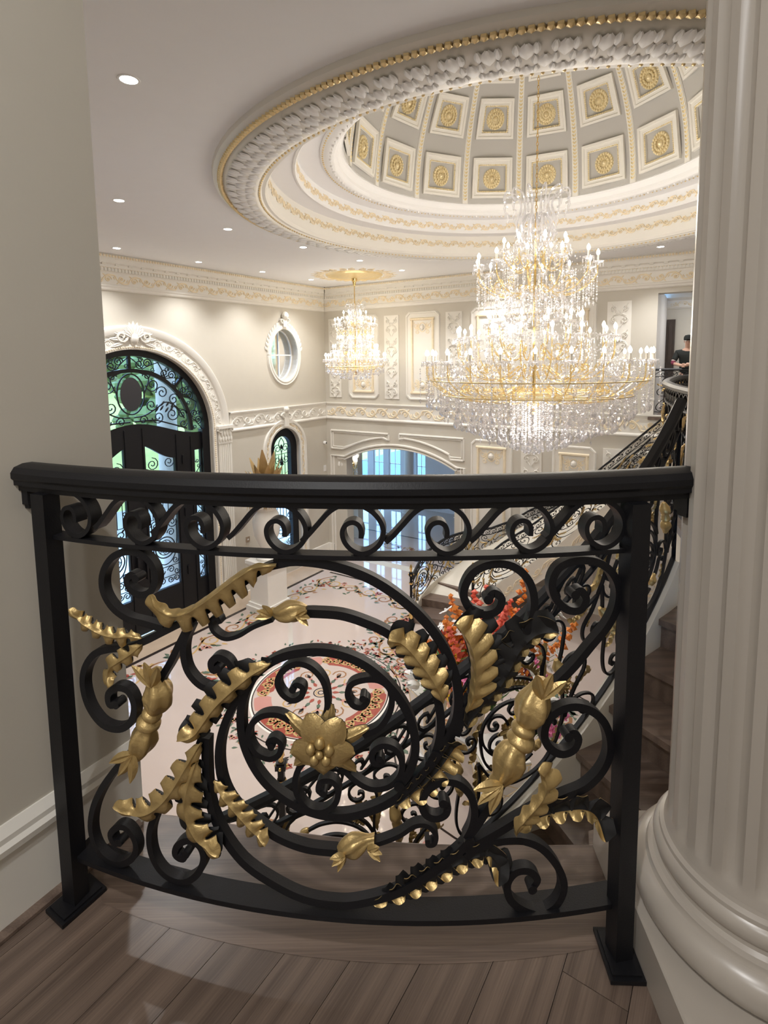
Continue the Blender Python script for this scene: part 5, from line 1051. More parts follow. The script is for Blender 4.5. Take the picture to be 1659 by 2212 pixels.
def build_rail(name, label, mpath, zf, a0, a1, npan, nfr, wide=.03, drop=DROP, friezeH=.12, parts=True, step=2, group=None):
    # mpath(a, z, n); zf(a) handrail height; a is an angle or a length
    r = thing(name, label, 'railing', (0, 0, 0), group); av = np.linspace(a0, a1, 60)
    mb = MB(); rows = [[mpath(a, zf(a) + dz, n) for n, dz in ((-wide, .0), (-wide, .02), (-wide * .6, .04), (wide * .6, .04), (wide, .02), (wide, 0), (wide * .5, -.012), (-wide * .5, -.012))] for a in av]
    mb.grid(rows, closed_v=True); mb.cap(rows[0], 0, True); mb.cap(rows[-1]); mb.build('handrail', IRON, r, ang=30)
    for nm, dz in (('middle_bar', friezeH + .02), ('bottom_bar', drop)):
        mb = MB(); mb.grid([[mpath(a, zf(a) - dz + q, n) for n, q in ((-.012, -.008), (-.012, .008), (.012, .008), (.012, -.008))] for a in av], closed_v=True); mb.build(nm, IRON, r)
    fr = MB(); frieze_iron(fr, lambda k, z, n: mpath(a0 + (a1 - a0) * min(1, k / nfr), zf(a0 + (a1 - a0) * min(1, k / nfr)) - .015 - friezeH * (1 - z), n), nfr, 1 if step == 2 else 2); fr.build('running_scrolls', IRON, r, kind='stuff')
    for p in range(npan):
        b0 = a0 + (a1 - a0) * p / npan; b1 = a0 + (a1 - a0) * (p + 1) / npan
        bm = (b0 + b1) / 2; e_ = (b1 - b0) * .05; pa_, pc_ = np.array(mpath(bm - e_, 0, 0)), np.array(mpath(bm + e_, 0, 0)); met = np.linalg.norm(pc_ - pa_) / (2 * e_); fi = math.atan((zf(bm + e_) - zf(bm - e_)) / (2 * e_ * met)); hh_ = drop - friezeH - .04
        def mp(fu, fz, n, b0=b0, b1=b1, met=met, fi=fi):
            q = b0 + (b1 - b0) * fu - (fz - .5) * hh_ * cos(fi) * sin(fi) / met; q = min(max(q, a0), a1)
            return mpath(q, zf(q) - drop + .01 + hh_ * fz, n)
        mb = MB(); panel_iron(mb, mp, step); mb.build('scroll_panel', IRON, r, ang=45)
        mb = MB(); panel_gold(mb, lambda fu, fz, n: mp(fu, fz, n)); mb.build('gilded_leaves', GOLD, r, ang=60)
        mb = MB(); 
        for q in ((b0,) if p == 0 else (b1,) if p == npan - 1 else ()): mb.grid([[mpath(q, zf(q) - z, n) for n in (-.012, .012)] for z in (0, drop)]); mb.grid([[mpath(q + d, zf(q) - z, 0) for d in (-.008, .008)] for z in (0, drop)])
        if mb.v: mb.build('baluster', IRON, r, smooth=False, kind='stuff')
    return r
nr = build_rail('stair_railing', 'black and gold scroll railing of the near staircase, seen right behind the landing railing', lambda a, z, n: mapS(a, z, -n), zh, ABOT + .15, ATOP, 8, 44)
# --- far flight against the back wall
def plan(TO):
    P = np.array(cr([A + eB * t + mB * o for t, o in TO], 12)); L = np.r_[0, np.cumsum(np.hypot(*np.diff(P, axis=0).T))]
    def f(q, z, n):
        q = min(max(q, 0), L[-1] - 1e-5); i = int(np.searchsorted(L, q, 'right')) - 1; d = P[i + 1] - P[i]; p = P[i] + d * (q - L[i]) / (L[i + 1] - L[i]); d = d / np.linalg.norm(d)
        return (p[0] + d[1] * n, p[1] - d[0] * n, z)
    return f, float(L[-1])
pathA, LA = plan([(4.3, 2.57), (4.25, 1.9), (4.45, 1.1), (4.9, .5), (5.6, .22), (6.5, .17), (8.0, .17), (8.85, .17)])
pathB, LB = plan([(5.46, 1.75), (5.72, 1.55), (6.2, 1.35), (7, 1.25), (8.2, 1.25), (9.0, 1.25), (9.5, 1.25)])
zA = lambda q: float(np.interp(q, (0, .9, 1.55, 2.75, 3.26, 3.72, 5.09, 6.02, 6.53, 7.5), (-3.66, -3.31, -3.14, -2.97, -2.73, -2.39, -1.63, -.76, -.17, 1.0)))
zB = lambda q: float(np.interp(q, (0, .66, 1.2, 1.85, 2.6, 3.4, 4.2), (-3.5, -2.9, -2.5, -1.93, -1.1, -.3, .5)))
qa = np.linspace(0, LA, 800); qb = np.linspace(0, LB, 800); zqa = np.array([zA(q) for q in qa]); zqb = np.array([zB(q) for q in qb])
sf = thing('curved_staircase', 'far curved flight of brown oak steps rising along the panelled back wall', 'staircase', (2.9, 11.5, 0))
nst = 27; rows_ = []
for i in range(1, nst + 1):
    z = G + 4.7 * i / nst
    def ends(k): zt = G + 4.7 * k / nst + .96; return float(np.interp(zt, zqa, qa)) if zt < zqa[-1] else LA, float(np.interp(zt, zqb, qb))
    (a0_, b0_), (a1_, b1_) = ends(i), ends(i + 1)
    if a1_ - a0_ < .02: break
    fr_ = np.linspace(0, 1, 5); ext = .35 if i == 1 else (.12 if i == 2 else .02)
    ea = [np.array(pathA(a0_ + (a1_ - a0_) * t - (.02 if i > 2 else ext) * (t == 0), z, .02)) for t in fr_]; eb = [np.array(pathB(b0_ + (b1_ - b0_) * t, z, -.02)) for t in fr_]
    if i <= 2:
        for t_ in range(5): eb[t_] = eb[t_] + np.array([dL[0], dL[1], 0]) * ext * 1.6 * (1 - fr_[t_])
    mb = MB(); dz = np.array([0, 0, .035]); mb.grid([[p, q, q - dz, p - dz] for p, q in zip(ea, eb)], closed_v=True, flip=True); mb.cap([ea[0], eb[0], eb[0] - dz, ea[0] - dz]); bw(mb, 'tread', TREADM, sf, smooth=False)
    mb = MB(); sh = np.array([0, 0, .19]); inn = .1; fa, fb = ea[0] * .985 + ea[1] * .015, eb[0] * .985 + eb[1] * .015; mb.add([fa - dz, fb - dz, fb - sh, fa - sh], [(0, 1, 2, 3)]); bw(mb, 'riser', TREADM, sf, smooth=False)
for pth, zf_, Lq, nn in ((pathA, zA, LA, 0), (pathB, zB, LB, 1)):
    mb = MB(); mb.grid([[pth(q, zf_(q) - .86, -.03), pth(q, zf_(q) - .86, .03), pth(q, max(G, zf_(q) - 1.42), .03), pth(q, max(G, zf_(q) - 1.42), -.03)] for q in np.linspace(0, Lq, 60)], closed_v=True); bw(mb, 'stringer', CREAM, sf, ang=30)
    if nn:
        mb = MB(); frieze(mb, lambda u, z, n: pth(u, zf_(u) - 1.16 + z, .03 + n), 0.05, Lq - .1, 0, .24, .3, 0, .02); bw(mb, 'stringer_relief', ORNA, sf, kind='stuff')
mb = MB(); mb.grid([[pathA(LA * t, max(G, float(np.interp(LB * t, qb, zqb)) - 1.42), 0), pathB(LB * t, max(G, zB(LB * t) - 1.42), 0)] for t in np.linspace(0, 1, 40)]); bw(mb, 'soffit', CREAM, sf)
build_rail('stair_railing', 'thin black scroll railing on the wall side of the far staircase', pathA, zA, 0.0, LA, 5, 40, step=3)
build_rail('stair_railing', 'black and gold scroll railing on the hall side of the far staircase', pathB, zB, 0.0, LB, 3, 26, step=3)
BL_ = np.cumsum([0] + [np.linalg.norm(BALC[i] - BALC[i - 1]) for i in range(1, len(BALC))])
def mapBal(s_, z, n):
    s_ = min(max(s_, 0), BL_[-1] - 1e-4); i = int(np.searchsorted(BL_, s_, 'right')) - 1; t = (s_ - BL_[i]) / (BL_[i + 1] - BL_[i]); d_ = BALC[i + 1] - BALC[i]; p = BALC[i] + d_ * t; d_ /= np.linalg.norm(d_); return (p[0] + d_[1] * n, p[1] - d_[0] * n, z)
build_rail('gallery_railing', 'curved black and gold railing of the upper gallery beside the top of the near stairs', mapBal, lambda s_: 1.02, 0.0, float(BL_[-1]) - .01, 4, 30, wide=.04, drop=.92, step=2)
build_rail('gallery_railing', 'short black railing across the far upper hall opening in front of the person', lambda s_, z, n: mapB(s_, z, -.08 + n), lambda s_: 1.0, UP0 - .02, UP0 + 1.6, 1, 9, drop=.9, step=3)
def newel(x, y, z0, h, label, w=.055):
    t = thing('newel_post', label, 'newel post', (x, y, z0)); mb = MB(); mb.box((0, 0, .05), (w * 2, w * 2, .1)); mb.box((0, 0, h * .5 + .05), (w, w, h - .02)); mb.box((0, 0, h), (w * 1.7, w * 1.7, .06)); mb.box((0, 0, h + .04), (w * 1.3, w * 1.3, .03)); mb.build('shaft', IRON, t, smooth=False)
    mb = MB(); mb.lathe([(.001, h + .05), (w * .45, h + .06), (w * .35, h + .09), (w * .62, h + .14), (w * .5, h + .2), (.001, h + .24)], n=12); mb.lathe([(w * .72, .10), (w * .95, .14), (w * .75, .2), (w * .9, .26), (w * .72, .32)], n=12); mb.lathe([(w * .72, h * .8), (w * .85, h * .82), (w * .72, h * .84)], n=12); mb.build('brass_ornament', BRASS, t, kind='stuff')
    mb = MB()
    for a in range(4):
        mb = MB(); mb.ball((w * .86 * cos(a * PI / 2), w * .86 * sin(a * PI / 2), h), .022, 8, 4); mb.build('rosette', BRASS, t)
q = pathA(0, 0, 0); newel(q[0], q[1], G + .0, 1.15, 'black and brass newel post at the foot of the far stairs, by the arch')
q = pathB(0, 0, 0); newel(q[0], q[1], G + .0, 1.15, 'black and brass newel post at the foot of the far stairs, behind the flowers')
q = onz(607, 1650, G + 1.12); newel(q[0], q[1], G, 1.1, 'black and brass newel post standing on the marble below the gold flower', .075)

# ================================================================== CHANDELIERS
def crystal_string(L_, bead=.03, r=.0155, drop=.085):
    mb = MB(); n = max(1, int((L_ - drop) / bead))
    for i in range(n): mb.octa((0, 0, -bead * (i + .5)), r, bead * .46, rot=i * .7)
    z = -bead * n; ring = [(.0, z), (.015, z - .012), (.030, z - drop * .55), (.022, z - drop * .85), (.0005, z - drop)]
    mb.lathe([(max(a, .0005), b) for a, b in ring], n=6); return mb.data('crystal_string', CRYS, smooth=False)
def chandelier(name, label, cx, cy, sc, tiers, baskets, uppers, ztop, zhook, zstem0, crown_z, crown_r, vase, power, nbulb_e):
    t = thing(name, label, 'chandelier', (cx, cy, 0)); B = lambda mb, nm, m, **k: mb.build(nm, m, t, **k)
    mb = MB(); mb.tube([(0, 0, zstem0), (0, 0, ztop)], .016 * sc ** .5, 10)
    for z, r in ((zstem0, .05), (zstem0 + .1, .09), (zstem0 + .16, .06)): mb.lathe([(.001, z - r * .8), (r * .8, z - r * .4), (r, z), (r * .7, z + r * .5), (.001, z + r * .9)], n=16)
    B(mb, 'stem', BRASS)
    mb = MB(); n = int((zhook - ztop) / .05)
    for i in range(n):
        z = ztop + .025 + i * .05; q = [(.013 * cos(a), 0, .03 * sin(a)) for a in np.linspace(0, 2 * PI, 9)]
        mb.tube([((p[0] if i % 2 else 0), (0 if i % 2 else p[0]), z + p[2]) for p in q], .0045, 4, caps=False)
    if n > 0: B(mb, 'chain', BRASS, kind='stuff')
    cup = MB(); cup.lathe([(.012, -.03), (.02, -.01), (.055, .0), (.075, .012), (.07, .016), (.02, .008), (.018, .02)], n=10)
    for k in range(8): a = 2 * PI * k / 8; cup.octa((.068 * cos(a), .068 * sin(a), -.035), .010, .03, rot=a); cup.octa((.068 * cos(a), .068 * sin(a), -.006), .007, .009)
    cupd = cup.data('drip_cup', CRYS, smooth=False); cn = MB(); cn.lathe([(.014, .0), (.013, .085), (.018, .09), (.012, .094), (.001, .095)], n=8); cnd = cn.data('candle', CANDLE)
    bb = MB(); bb.lathe([(.008, .09), (.021, .110), (.024, .128), (.015, .152), (.001, .172)], n=8); bbd = bb.data('bulb', BULB)
    for (r, zc, na, r0, z0, off) in tiers:
        am = MB(); dip = (zc - z0)
        P = cr([(r0, 0, z0 + dip * .25), (r0 + (r - r0) * .3, 0, z0 - .05 * sc), (r0 + (r - r0) * .68, 0, z0 - .02), (r * .97, 0, z0 + dip * .45), (r, 0, zc - .03)], 5)
        am.tube(P, .0085 * max(.6, sc), 6); W_ = spiral(r0 + (r - r0) * .55, z0 + .10 * sc, .075 * sc, .02, -PI / 2, 1.2, 8); am.tube([(x, 0, z) for x, z in W_], .007, 5)
        amd = am.data('arm', GILTG)
        for i in range(na):
            a = off + 2 * PI * i / na; link('arm', amd, t, rz=a); p = (r * cos(a), r * sin(a), zc)
            link('drip_cup', cupd, t, loc=p); c_ = link('candle', cnd, t, loc=p); b_ = link('bulb', bbd, c_); b_.location = (0, 0, 0)
    cache = {}
    for (r, zt, zb_, na, off) in baskets:
        for i in range(na):
            L_ = round((zt - zb_) / .04) * .04
            if L_ not in cache: cache[L_] = crystal_string(L_)
            a = off + 2 * PI * i / na; link('crystal_string', cache[L_], t, loc=(r * cos(a), r * sin(a), zt))
    mb = MB()
    for r, zt in sorted({(b[0], b[1]) for b in baskets}): mb.tube([(r * cos(a), r * sin(a), zt) for a in np.linspace(0, 2 * PI, 49)], .008, 5, caps=False)
    B(mb, 'gilt_rings', GOLDT, kind='stuff')
    mb = MB()
    for (r, zt, zb_, na, off) in uppers:
        for i in range(na):
            a = off + 2 * PI * i / na; rr = r * (1 + .05 * (i % 3 - 1)); L_ = (zt - zb_) * (.8 + .2 * ((i * 7) % 5) / 4); n = int(L_ / .032); c = (rr * cos(a), rr * sin(a))
            for k in range(n): mb.octa((c[0], c[1], zt - .032 * k), .0135, .016, rot=k * .7)
            mb.octa((c[0], c[1], zt - .032 * n - .03), .016, .04)
    B(mb, 'crystal_strands', CRYS, smooth=False, kind='stuff')
    mb = MB()                                            # crystal crown of curled plumes and the glass basket on the stem
    for i in range(12):
        a = 2 * PI * i / 12; ca, sa = cos(a), sin(a); z = crown_z; R = crown_r
        P = cr([(R * .55, z - .55 * sc), (R * .62, z - .35 * sc), (R * .48, z - .15 * sc), (R * .6, z + .0), (R * .95, z + .04 * sc), (R * 1.02, z - .06 * sc), (R * .92, z - .1 * sc)], 5)
        mb.tube([(x * ca, x * sa, zz_) for x, zz_ in P], .014 * sc, 5)
        mb.octa((R * ca, R * sa, z - .16 * sc), .02 * sc, .06 * sc, rot=a); mb.octa((R * .9 * ca, R * .9 * sa, z - .26 * sc), .016 * sc, .05 * sc, rot=a)
        for k in range(4): mb.octa((R * .62 * cos(a + .2), R * .62 * sin(a + .2), z - (.5 + .09 * k) * sc), .02 * sc, .035 * sc)
    for (zv, rv, hv) in vase:
        for i in range(14):
            a = 2 * PI * i / 14; P = cr([(rv * .35, zv - hv), (rv * .95, zv - hv * .5), (rv, zv + hv * .3), (rv * .6, zv + hv), (rv * .35, zv + hv * .75), (rv * .45, zv + hv * .5)], 5)
            mb.tube([(x * cos(a), x * sin(a), zz_) for x, zz_ in P], .013 * sc, 5)
    B(mb, 'crystal_plumes', CRYS, kind='stuff')
    mb = MB()                                            # garlands between the arms
    for (r, zc, na, r0, z0, off) in tiers:
        for i in range(na):
            a = off + 2 * PI * i / na; b = a + 2 * PI / na
            for k in range(9):
                q = (k + .5) / 9; aa_ = a + (b - a) * q; mb.octa((r * .98 * cos(aa_), r * .98 * sin(aa_), zc - .07 - .10 * sc * sin(PI * q)), .0135, .015, rot=k)
                q2 = r0 + (r - r0) * q; mb.octa((q2 * cos(a), q2 * sin(a), zc + .02 + .35 * sc * (1 - q) ** 2), .010, .014, rot=k)
    B(mb, 'garlands', CRYS, smooth=False, kind='stuff')
    for i, (z, r, p) in enumerate(power): 
        if r <= 0: lamp('chandelier_glow', 'POINT', (cx, cy, z), p, WARM, .25, t)  # added fill light within the crystal basket, to make the strings whiter
        else:
            for k in range(6): a = PI / 6 + PI / 3 * k; lamp('chandelier_glow', 'POINT', (cx + r * cos(a), cy + r * sin(a), z), p / 6, WARM, .10, t)
    return t
MCX, MCY = 2.05, 7.3
tiers = [(1.46, 1.24, 24, .25, .78, 0), (1.03, 1.55, 18, .2, 1.05, .1), (.62, 1.74, 12, .15, 1.32, 0), (.78, 2.50, 12, .12, 2.18, .13), (.42, 2.72, 8, .1, 2.5, 0)]
bask = [(1.44, 1.0, .58, 40, .03), (1.26, .80, .46, 54, 0), (1.06, .80, .34, 50, .05), (.86, .80, .23, 44, 0), (.66, .80, .14, 38, .1), (.46, .80, .06, 28, 0), (.26, .80, .0, 18, .1), (.10, .80, -.05, 8, 0)]
upp = [(.74, 2.36, 2.0, 40, 0), (.55, 2.25, 1.85, 36, 0), (.35, 2.2, 1.8, 24, 0), (1.0, 1.38, 1.0, 54, 0), (.6, 1.6, 1.2, 36, 0), (.4, 2.6, 2.25, 24, .1), (1.47, 1.15, .66, 48, .065), (1.25, 1.16, .86, 60, 0), (1.16, .80, .40, 40, .03), (.76, .80, .19, 24, .04)]
chandelier('chandelier', 'huge tiered crystal and gold chandelier hanging on a long chain from the dome', MCX, MCY, 1.0, tiers, bask, upp, 3.2, 6.6, .55, 3.42, .42, [(1.95, .42, .24), (2.95, .22, .22)], [(1.62, 1.40, P_CHAND * .68), (2.06, 1.15, P_CHAND * .12), (2.95, .98, P_CHAND * .42), (.50, 0, P_CHAND * .16)], 0)
sm = onz(765, 594, CEIL)
tiers = [(.76, 1.30, 18, .12, 1.02, 0), (.56, 1.52, 14, .1, 1.2, .1), (.40, 1.74, 10, .1, 1.42, 0), (.50, 2.18, 10, .08, 1.95, 0), (.28, 2.36, 6, .06, 2.2, 0)]
bask = [(.70, 1.12, .98, 26, 0), (.55, 1.08, .90, 22, 0), (.38, 1.05, .82, 16, 0), (.18, 1.02, .76, 8, 0)]
upp = [(.72, 1.2, .98, 40, 0), (.5, 1.45, 1.2, 30, 0), (.46, 2.08, 1.85, 30, 0), (.3, 2.0, 1.7, 18, 0), (.62, 1.14, .94, 40, .1)]
chandelier('chandelier', 'smaller crystal chandelier near the corner below a gilded ceiling medallion', sm[0], sm[1], .55, tiers, bask, upp, 3.3, 3.3, .95, 2.66, .24, [(1.75, .22, .13), (2.45, .14, .12)], [(1.42, .62, P_SMALL * .6), (2.28, .4, P_SMALL * .4)], 0)
md = thing('ceiling_medallion', 'gilded round plaster medallion on the ceiling above the smaller chandelier', 'medallion', (sm[0], sm[1], CEIL))
mb = MB(); mb.lathe([(.001, -.09), (.1, -.085), (.5, -.03), (.62, -.02), (.66, -.045), (.70, -.02), (.72, -.0)], n=48, flip=True); mb.build('boss', GOLDT, md)
mb = MB(); mf = lambda x, y, n: (x, y, -n)
for i in range(24):
    a = 2 * PI * i / 24; ridge(mb, spiral(.88 * cos(a), .88 * sin(a), .10, .02, a, 1.2, 8, 1 if i % 2 else -1), .045, .025, mf, 0); petal(mb, .74 * cos(a), .74 * sin(a), a, .34, .09, .03, mf)
mb.build('leaf_border', ORNA, md)
mb = MB(); mb.lathe([(.012, -.55), (.012, -.26), (.03, -.25), (.05, -.16), (.07, -.15), (.075, -.09), (.001, -.085)], n=16); mb.build('canopy', BRASS, md)
# ================================================================== RECESSED LIGHTS AND ADDED FILL LAMPS
rl = [(278, 172), (257, 433), (252, 536), (492, 495), (429, 566), (655, 534), (567, 587), (672, 604), (777, 563), (868, 584), (1427, 533)]
rll = ['large recessed light nearest the viewer, in the ceiling beside the near left wall', 'recessed ceiling light second along from the near left wall, left of the domed ring', 'recessed ceiling light just above the crown moulding over the entrance door', 'recessed ceiling light just below the left end of the domed ring', 'recessed ceiling light over the wall between door and oval window', 'recessed ceiling light under the ring, left of the two above the small chandelier', 'recessed ceiling light near the crown moulding above the oval window', 'recessed ceiling light beside the crown moulding left of the gilded medallion', 'recessed ceiling light right above the gilded medallion', 'recessed ceiling light to the right of the gilded medallion', 'recessed ceiling light by the fluted column, over the upper gallery']
for (x, y), l in zip(rl, rll):
    p = onz(x, y, CEIL); t = thing('recessed_light', l, 'ceiling light', (p[0], p[1], CEIL), 'recessed ceiling lights')
    mb = MB(); mb.lathe([(.062, .0), (.064, -.004), (.080, -.004), (.083, .0)], n=20); mb.build('trim_ring', WHITE, t)
    mb = MB(); mb.lathe([(.062, -.002), (.001, -.002)], n=20); mb.build('lens', LED, t, smooth=False)
    lamp('downlight_or_fill', 'SPOT', (p[0], p[1], CEIL - .02), P_DOWN, NEUT, .06, t)
for p in ((-.7, -.6), (-1.2, -2.4), (1.4, -2.6)):  # unseen lamps behind the camera, added to light the passage
    lamp('downlight_or_fill', 'AREA', (p[0], p[1], CEIL - .02), P_HALL, NEUT, .16)
for p in ((6.9, 2.6), (7.2, 6.2), (-3.6, 5.2), (-5.6, 7.6), (4.6, 12.0), (2.6, 12.6)):  # extra ceiling spots without fixtures, added to brighten floor and ceiling
    lamp('downlight_or_fill', 'SPOT', (p[0], p[1], CEIL - .02), P_DOWN, NEUT, .06)
q = mapB(10.2, UPZ + .15, -1.2); lamp('downlight_or_fill', 'AREA', q, 18.0, NEUT, .16)  # unseen lamp added to brighten the far corridor

# ================================================================== FLOWERS AND PEDESTALS
def pedestal(x, y, w, h, label, rot=.3):
    t = thing('flower_pedestal', label, 'pedestal', (x, y, G)); t.rotation_euler = (0, 0, rot); mb = MB(); b = w * .62
    mb.add([(sx * a / 2, sy * a / 2, z) for z, a in ((.0, b * 1.25), (.12, b * 1.25), (.14, b), (h - .06, w), (h, w)) for sx, sy in ((-1, -1), (1, -1), (1, 1), (-1, 1))], [(4 * k + a, 4 * k + (a + 1) % 4, 4 * k + 4 + (a + 1) % 4, 4 * k + 4 + a) for k in range(4) for a in range(4)] + [(16, 17, 18, 19)]); mb.build('body', PEDW, t, smooth=False)
    mb = MB()
    for k in range(4):
        ca, sa = cos(k * PI / 2), sin(k * PI / 2)
        def mp(u, z, n): f_ = .5 * (b + (w - b) * (z - .14) / (h - .2)) + n; return (u * ca + f_ * sa, u * sa - f_ * ca, z)
        for i in range(5):
            z0 = .2 + (h - .4) * i / 5; z1 = .2 + (h - .4) * (i + 1) / 5; ww = b * .42
            for p, q in (((-ww, z0), (ww, z1)), ((ww, z0), (-ww, z1))): ridge(mb, [p, q], .008, .004, mp)
        for u in (-.46, .46): ridge(mb, [(u * b, .16), (u * w, h - .05)], .012, .006, mp)
        ridge(mb, [(-w * .5, h - .03), (w * .5, h - .03)], .02, .006, mp)
    mb.build('gilt_lines', GOLDT, t, kind='stuff')
PEDW = mat('white_lacquer', (.84, .82, .76), .15, coat=.4)
q = onz(925, 1640, G); pedestal(q[0], q[1], .42, 1.12, 'slim tapered white pedestal with gold lattice lines, left of the large flower display', .5)
q = onz(1075, 1800, G); pedestal(q[0], q[1], .58, 1.15, 'large white pedestal with gold lattice lines, seen behind the big acanthus leaf', .2)
q = onz(1010, 1600, G); pedestal(q[0], q[1], .5, .95, 'white pedestal carrying the tall flowers, behind the other two', .8)
FCOL = {n: mat('petal_' + n, c, .5, var=.2) for n, c in (('yellow', (.95, .62, .04)), ('white', (.95, .93, .88)), ('coral', (.85, .16, .10)), ('pink', (.9, .26, .48)), ('orange', (.85, .27, .04)), ('peach', (.92, .48, .34)))}
def bloom(kind, col):
    mb = MB()
    if kind == 'tulip':
        for k in range(6):
            a = 2 * PI * k / 6; rows = []
            for i in range(5):
                t_ = i / 4; r = .028 * (sin(PI * (t_ * .75 + .12)) ** .6) + (.004 if k % 2 else 0); rows.append([(r * cos(a + d) , r * sin(a + d), .075 * t_) for d in np.linspace(-.62 * (1 - t_ * .5), .62 * (1 - t_ * .5), 3)])
            mb.grid(rows)
    elif kind == 'orchid':
        for k in range(5): petal(mb, 0, 0, 2 * PI * k / 5, .06, .045, .012, lambda x, y, n: (x, y, n), 0, 0, .012, 4)
        mb.ball((0, 0, .015), .010, 6, 4)
    elif kind == 'rose':
        for rr, hh, n in ((.045, .0, 7), (.034, .014, 6), (.022, .026, 5)):
            for k in range(n): petal(mb, rr * .25 * cos(k * 6.28 / n), rr * .25 * sin(k * 6.28 / n), 2 * PI * k / n + rr * 20, rr, rr * .95, .012, lambda x, y, n_, hh=hh: (x, y, n_ + hh), 0, 0, .018, 3)
    else:                                                # a spike of small florets
        for i in range(16):
            a = i * 2.4; r = .035 * (1 - i / 18); mb.octa((r * cos(a), r * sin(a), i * .02), .022, .018, rot=a)
    return mb.data(kind, FCOL[col], smooth=kind != 'spike')
random.seed(21)
def bouquet(name, label, px, zc, spec, R_, stem_to):
    """blooms placed around a centre; each on its own stem rising from the vase point"""
    c = px; t = thing(name, label, 'flowers', (c[0], c[1], stem_to)); st_ = MB(); lf = MB(); H0 = zc - stem_to
    for kind, col, n, (ax, ay, az), sp in spec:
        dt = bloom(kind, col)
        for i in range(n):
            p = Vector((1.25 * ax + random.gauss(0, sp * 1.2), 1.25 * ay + random.gauss(0, sp), H0 + az + random.gauss(0, sp * .9)))
            p.z = max(p.z, .1); o = link(kind, dt, t, loc=p); d = p - Vector((0, 0, H0 * .4)); o.rotation_euler = d.to_track_quat('Z', 'Y').to_euler() if kind != 'spike' else (random.gauss(0, .35), random.gauss(0, .35), 0)
            s_ = .9 + .8 * random.random(); o.scale = (s_ * 1.6,) * 3
            st_.tube(cr([(0.02 * random.gauss(0, 1), .02 * random.gauss(0, 1), 0), (p.x * .3, p.y * .3, p.z * .5), tuple(p)], 3), .004, 3, caps=False)
    for i in range(150):
        a = random.random() * 6.28; r = R_ * (.15 + .8 * random.random()); z = H0 + random.gauss(-.05, .18); b = random.random() * 6.28; L_ = .10 + .12 * random.random()
        petal(lf, 0, 0, b, L_, .035, .008, lambda x, y, n, a=a, r=r, z=z: (r * cos(a) + x, r * sin(a) + y, max(.03, z + n + x * .6)), 0, 0, .03, 3)
    st_.build('stems', LEAFG, t, kind='stuff'); lf.build('leaves', LEAFG, t, smooth=False, kind='stuff')
c1 = onz(962, 1455, G + 1.45)
bouquet('tulip_bouquet', 'bouquet of yellow, orange and white tulips on the slim left pedestal', (c1[0], c1[1]), G + 1.45, [('tulip', 'yellow', 52, (.05, -.05, .02), .15), ('tulip', 'orange', 10, (.0, .15, .22), .10), ('tulip', 'coral', 8, (-.05, .16, .26), .10), ('tulip', 'white', 18, (-.2, .0, .08), .12)], .35, G + 1.12)
c1 = onz(1062, 1425, G + 1.7)
bouquet('mixed_bouquet', 'tall mixed bouquet of coral, pink, orange and white blooms behind the tulips', (c1[0], c1[1]), G + 1.7, [('spike', 'coral', 24, (-.05, .0, -.02), .22), ('spike', 'orange', 10, (.40, .05, .05), .14), ('orchid', 'white', 14, (-.38, .2, .36), .11), ('orchid', 'white', 14, (.2, -.0, .05), .25), ('spike', 'orange', 8, (-.3, .1, -.02), .12), ('rose', 'pink', 18, (.0, -.1, -.02), .22), ('orchid', 'white', 30, (.15, 0, .12), .2), ('orchid', 'peach', 18, (-.3, -.1, -.08), .16), ('rose', 'orange', 12, (-.3, -.2, -.2), .12), ('orchid', 'white', 12, (.75, .25, .30), .12), ('rose', 'pink', 8, (.4, -.2, -.05), .1)], .6, G + .95)
c1 = onz(1165, 1545, G + 1.3)
bouquet('low_bouquet', 'low posy of yellow and white flowers on the large pedestal, right of the others', (c1[0], c1[1]), G + 1.3, [('orchid', 'yellow', 16, (0, 0, 0), .12), ('orchid', 'white', 12, (0, 0, .03), .12), ('rose', 'pink', 6, (.05, -.1, -.05), .1)], .25, G + 1.15)
c1 = onz(1020, 1118, G + 1.3)
bouquet('white_bouquet', 'bouquet of white flowers standing by the far stairs near the arch', (c1[0], c1[1]), G + 1.3, [('orchid', 'white', 60, (0, 0, .05), .24)], .4, G + .02)
# ================================================================== PEDESTAL AND GILDED ORNAMENT BY THE WINDOW
pc = np.array(onz(582, 1312, G)[:2]) - nL * .0
pt = thing('stone_pedestal', 'white square stone pedestal with an urn, standing against the wall by the narrow window', 'pedestal', (pc[0], pc[1], G)); pt.rotation_euler = (0, 0, math.atan2(nL[1], nL[0]))
mb = MB()
for z0, z1, w in ((0, .12, .78), (.12, .2, .70), (.2, 1.1, .62), (1.1, 1.16, .70), (1.16, 1.24, .76)): mb.box((0, 0, (z0 + z1) / 2), (w, w, z1 - z0))
mb.build('plinth', TRIM, pt, smooth=False)
mb = MB(); mb.lathe([(.26, 1.24), (.28, 1.3), (.18, 1.4), (.14, 1.52), (.2, 1.62), (.30, 1.85), (.34, 2.15), (.30, 2.35), (.24, 2.45), (.27, 2.52), (.36, 2.56), (.36, 2.6), (.2, 2.62)], n=24); mb.build('urn', TRIM, pt)
gt = thing('gilded_arrangement', 'gold sprayed arrangement of leaves and spiky blooms on the urn by the window', 'ornament', (pc[0], pc[1], G + 2.6))
mb = MB(); DG = mat('antique_gold_spray', (.48, .34, .16), .4, metal=.55, var=.3)
